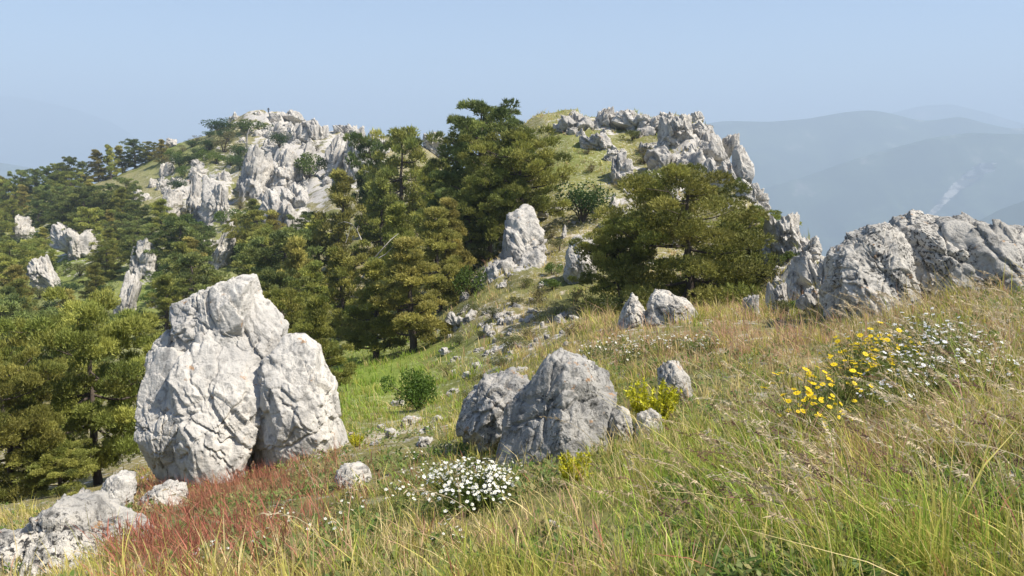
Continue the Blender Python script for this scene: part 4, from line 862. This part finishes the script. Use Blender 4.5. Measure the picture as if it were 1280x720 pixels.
blades('meadow_grass', 'meadow grass of the slope around the viewpoint', 90000, 0.9, 9, 0.2, 2, h_near, lambda Y: 0.007 + 0 * Y, 0.3, 1.35, lambda u, v, X, Y: (np.abs(X / Y) > 0.74) * 1.0)
def broadleaf(n):
    rs = np.random.RandomState(6); Y = 2.2 + 9 * rs.rand(n) ** 1.3; X = rs.uniform(-.8, .8, n) * Y; on = noise2(X, Y, 0.5, 2, 55) > 0.05
    X, Y = X[on], Y[on]; Z = ground(X, Y); n = len(X); k = 7; mb = MB()
    an = rs.uniform(0, 6.28, (n, k)); el = rs.uniform(.2, 1.1, (n, k)); L = rs.uniform(.02, .055, (n, k)); c = np.stack([X, Y, Z], 1)[:, None] + rs.normal(size=(n, k, 3)) * [.02, .02, .0] + [0, 0, .01] + np.stack([0 * an, 0 * an, rs.uniform(0, .07, (n, k))], -1)
    d = np.stack([np.cos(an) * np.cos(el), np.sin(an) * np.cos(el), np.sin(el)], -1); sd = np.stack([-np.sin(an), np.cos(an), 0 * an], -1); Lk = L[..., None]
    Q4 = np.stack([c, c + d * Lk * .5 + sd * Lk * .28, c + d * Lk, c + d * Lk * .5 - sd * Lk * .28], 2).reshape(-1, 4, 3)
    col = np.array([(0.12, 0.19, 0.04), (0.20, 0.24, 0.07), (0.28, 0.25, 0.10)])[rs.randint(3, size=n)]
    mb.quads(Q4, np.repeat(col, k, 0) * rs.uniform(.75, 1.25, (n * k, 1)))
    tag(obj('meadow_herbs', mb.mesh('meadow_herbs', M_GRASS)), 'low broad-leaved herbs between the meadow grasses', 'herbs', kind='stuff')
broadleaf(10000)
def seed_stems(n, name, label, y0, y1, zs, hr, colr):
    """long bent flowering stems with drooping seed heads"""
    rs = np.random.RandomState(n); mb = MB(); k = 0
    Y = rs.uniform(y0, y1, n * 8); X = rs.uniform(-.75, .75, n * 8) * Y; Z = ground(X, Y); u, v = to_pix(X, Y, Z)
    ok = np.nonzero(gauss(u, v, zs) > rs.rand(len(u)))[0][:n]
    for i in ok:
        h = rs.uniform(*hr); b = rs.uniform(0.35, 0.95); az = rs.normal() * 0.6 + math.pi; s = np.linspace(0, 1, 7)
        d = np.array([math.cos(az), math.sin(az) * 0.6, 0]); c = np.array(colr[rs.randint(len(colr))]) * rs.uniform(.8, 1.2)
        pts = np.array([X[i], Y[i], Z[i]]) + h * (s[:, None] * [0, 0, 1.] * (1 - 0.38 * b * s[:, None] ** 1.6) + d * (b * s ** 2.0)[:, None])
        mb.tube(pts, np.linspace(0.0018, 0.0009, 7) * (1 + 0.06 * Y[i]), 3, c)
        m = 16; q = rs.uniform(0.72, 1.0, m); pc = np.stack([np.interp(q, s, pts[:, a]) for a in range(3)], 1)
        dr = rs.normal(size=(m, 3)) * 0.5 + d * 0.9 + [0, 0, -.1]
        mb.tris(needle_tris(pc, dr, 1, rs.uniform(.018, .035), 0.006 * (1 + 0.05 * Y[i]), rs, 0.2), c * np.array([1.0, .95, .95]))
    tag(obj(name, mb.mesh(name, M_GRASS), None), label, 'grass', kind='stuff')
seed_stems(600, 'seeding_grass', 'tall bent grass stems with drooping straw seed heads', 2.3, 10.2, [(1230,520,110,90,.9), (1180,395,110,22,1), (1020,630,110,80,.7), (850,420,70,12,.5), (500,700,260,20,.08)], (0.25, 0.52), [(0.60, 0.50, 0.32), (0.42, 0.34, 0.20), (0.68, 0.60, 0.42)])
seed_stems(90, 'seeding_grass', 'dark purplish grass heads among the tall green grass', 2.6, 7, [(1010,610,70,50,1), (1120,660,90,40,.8), (1230,600,50,60,.8)], (0.25, 0.42), [(0.20, 0.12, 0.10), (0.26, 0.15, 0.11)])

# ------------------------------------------------------------------ wildflowers
def flower_plant(seed, nst, rad, hgt, head_r, petal, eye, ps=7, leafc=((0.10, 0.14, 0.03), (0.16, 0.20, 0.05)), nleaf=160):
    rs = np.random.RandomState(seed); st = MB(); fl = MB()
    for k in range(nst):
        an = rs.uniform(0, 6.28); r = rad * math.sqrt(rs.rand()); h = hgt * rs.uniform(0.6, 1.1) * (1 - 0.35 * (r / rad) ** 2)
        tip = np.array([math.cos(an) * r, math.sin(an) * r, h]); st.tube(np.stack([tip * [.25, .25, 0], tip * [.6, .6, .55], tip]), [.0022, .0018, .0014], 3, leafc[0])
        n = np.array([rs.normal() * .35 + math.cos(an) * .3, rs.normal() * .35 - .25 + math.sin(an) * .2, 1.0]); n /= np.linalg.norm(n)
        a = np.cross(n, [1, 0.3, 0]); a /= np.linalg.norm(a); b = np.cross(n, a); hr = head_r * rs.uniform(.75, 1.2); t = np.arange(ps) * 6.283 / ps; dt = 0.36 * 6.283 / ps * 1.25
        e = lambda tt, rr: tip + rr * (np.cos(tt)[:, None] * a + np.sin(tt)[:, None] * b)
        Q4 = np.stack([np.repeat(tip[None] + n * .001, ps, 0), e(t - dt, hr * .7), e(t, hr) + n * hr * .1, e(t + dt, hr * .7)], 1)
        fl.quads(Q4, np.array(petal) * rs.uniform(.85, 1.1))
        t6 = np.arange(6) * 1.0472; c6 = np.repeat((tip + n * .004)[None], 6, 0); fl.tris(np.stack([c6, e(t6, hr * .3) + n * .002, e(t6 + 1.0472, hr * .3) + n * .002], 1), np.array(eye))
    m = nleaf; p = rs.normal(size=(m, 3)) * [rad * .5, rad * .5, 0]; p[:, 2] = rs.uniform(0, hgt * .6, m)
    dr = p * [1, 1, 0] / rad + rs.normal(size=(m, 3)) * .5 + [0, 0, .7]; dr /= np.linalg.norm(dr, axis=1, keepdims=True)
    st.tris(needle_tris(p, dr, 2, hgt * .25, .008, rs, .4), np.array(leafc[1]))
    return st.mesh('foliage', M_GRASS), fl.mesh('blossom', M_PETAL)
def put_plant(name, pr, u, v, label, group=None, s=1.0, cat='flowering plant'):
    p = place(u, v); o = empty(name, p, rt.uniform(0, 6.28), (s, s, s)); tag(o, label, cat, group); obj('foliage', pr[0], o); obj('blossom', pr[1], o)
WHITE, GOLD = (0.82, 0.82, 0.78), (0.75, 0.52, 0.03)
DAISY = flower_plant(1, 300, 0.29, 0.29, 0.0125, WHITE, (0.72, 0.66, 0.35), 6, nleaf=500)
DAISY2 = flower_plant(2, 16, 0.13, 0.16, 0.012, WHITE, (0.7, 0.62, 0.3), 6, nleaf=40)
CANDY = [flower_plant(3 + k, 24, 0.20, 0.32, 0.0145, (0.84, 0.84, 0.86), (0.7, 0.7, 0.55), 7, nleaf=60) for k in range(2)]
YELL = [flower_plant(7 + k, 20, 0.20, 0.36, 0.0195, (0.88, 0.66, 0.015), (0.62, 0.40, 0.02), 9, nleaf=60) for k in range(2)]
LILAC = flower_plant(11, 3, 0.05, 0.22, 0.026, (0.52, 0.42, 0.72), (0.6, 0.5, 0.6), 6, nleaf=20)
put_plant('daisy_clump', DAISY, 588, 640, 'dense clump of small white daisies against the big grey boulder', s=1.0)
put_plant('daisy_clump', DAISY2, 640, 600, 'few white daisies right against the corner of the big grey boulder')
for i, (u, v) in enumerate([(520,580),(510,610),(545,600),(500,640),(350,665),(330,700),(400,690),(440,650),(260,715),(560,690)]):
    put_plant('daisy_clump', DAISY2, u, v, 'sparse white flowers scattered between the red grass and the daisy clump', 'sparse white flowers by the red grass', 0.8 + .1 * (i % 4))
for i, (u, v) in enumerate([(760,446),(775,440),(790,450),(805,442),(825,446),(845,440),(865,448),(885,442),(780,458),(740,452)]):
    put_plant('daisy_clump', DAISY2, u, v, 'low white flowers in the pink grass behind the boulders', 'white flowers in the pink grass', 1.5)
for i, (u, v) in enumerate([(1050,500),(1065,492),(1075,478),(1090,470),(1058,480),(1100,462),(1010,552),(998,548),(1025,546),(1040,530),(1135,462),(1085,500),(1110,470)]):
    put_plant('yellow_flower_plant', YELL[i % 2], u, v, 'bright yellow flowers in the tall grass below the massive outcrop', 'yellow flowers of the tall grass', 0.75 + .13 * (i * 7 % 5))
for i, (u, v) in enumerate([(1110,450),(1130,445),(1150,440),(1170,445),(1190,450),(1140,470),(1160,480),(1185,475),(1205,462),(1120,500),(1100,520),(1130,525),(1150,505),(1220,470),(1085,455),(1180,500),(1230,490)]):
    put_plant('white_flower_plant', CANDY[i % 2], u, v, 'white flower heads among the yellow flowers and tall grass', 'white flowers of the tall grass', 0.8 + .13 * (i * 7 % 5))
for u, v in [(300,592),(318,590),(332,584),(183,608)]:
    put_plant('lilac_flower', LILAC, u, v, 'pale lilac flower at the foot of the tallest crag', 'lilac flowers by the crag', 0.9)
def spurge(seed, n, rad, h):
    rs = np.random.RandomState(seed); st = MB(); fl = MB()
    for k in range(n):
        an = rs.uniform(0, 6.28); r = rad * math.sqrt(rs.rand()); t = np.array([math.cos(an) * r, math.sin(an) * r, h * rs.uniform(.35, 1.15) * (1 - .25 * (r / rad) ** 2)])
        st.tube(np.stack([t * [.3, .3, 0], t * [.75, .75, .6], t]), [.004, .003, .002], 3, (0.20, 0.22, 0.04))
        m = 26; q = rs.uniform(.35, 1, (m, 1)); pc = t * [.3, .3, 0] * (1 - q) + t * q + rs.normal(size=(m, 3)) * .006
        fl.tris(needle_tris(pc, np.tile([0, 0, .6], (m, 1)) + rs.normal(size=(m, 3)) * .6, 2, .028, .016, rs, .4), np.array([0.58, 0.56, 0.035]) * rs.uniform(.75, 1.1))
    return st.mesh('foliage', M_GRASS), fl.mesh('blossom', M_PETAL)
SPG = spurge(3, 52, 0.21, 0.36)
put_plant('spurge_plant', SPG, 818, 535, 'bright yellow-green spurge clump beside the white rounded rock', s=1.15)
put_plant('spurge_plant', SPG, 718, 606, 'small yellow spurge at the foot of the big grey boulder', s=0.6)
put_plant('spurge_plant', SPG, 446, 560, 'tiny yellow spurge by the smooth rock pillar', s=0.5)

# ------------------------------------------------------------------ haze: the hazy air of the whole view
def haze():
    x, y0, y1, z0, z1 = 13000, -400, 12500, VALLEY - 400, 760
    V = np.array([(sx * x, yy, zz) for zz in (z0, z1) for yy in (y0, y1) for sx in (-1, 1)], float)
    F = np.array([[0, 2, 3, 1], [4, 5, 7, 6], [0, 1, 5, 4], [2, 6, 7, 3], [0, 4, 6, 2], [1, 3, 7, 5]])
    m, nt = new_mat('haze_air'); vp = N(nt, 'VolumePrincipled'); vp.inputs['Density'].default_value = 2.9e-4
    vp.inputs['Color'].default_value = (0.545, 0.665, 0.825, 1); vp.inputs['Anisotropy'].default_value = 0.0
    o = N(nt, 'OutputMaterial'); nt.links.new(vp.outputs[0], o.inputs['Volume'])
    tag(obj('haze', mesh_of('haze', V, F, m)), 'thin blue summer haze filling the air', 'haze', kind='stuff')
haze()
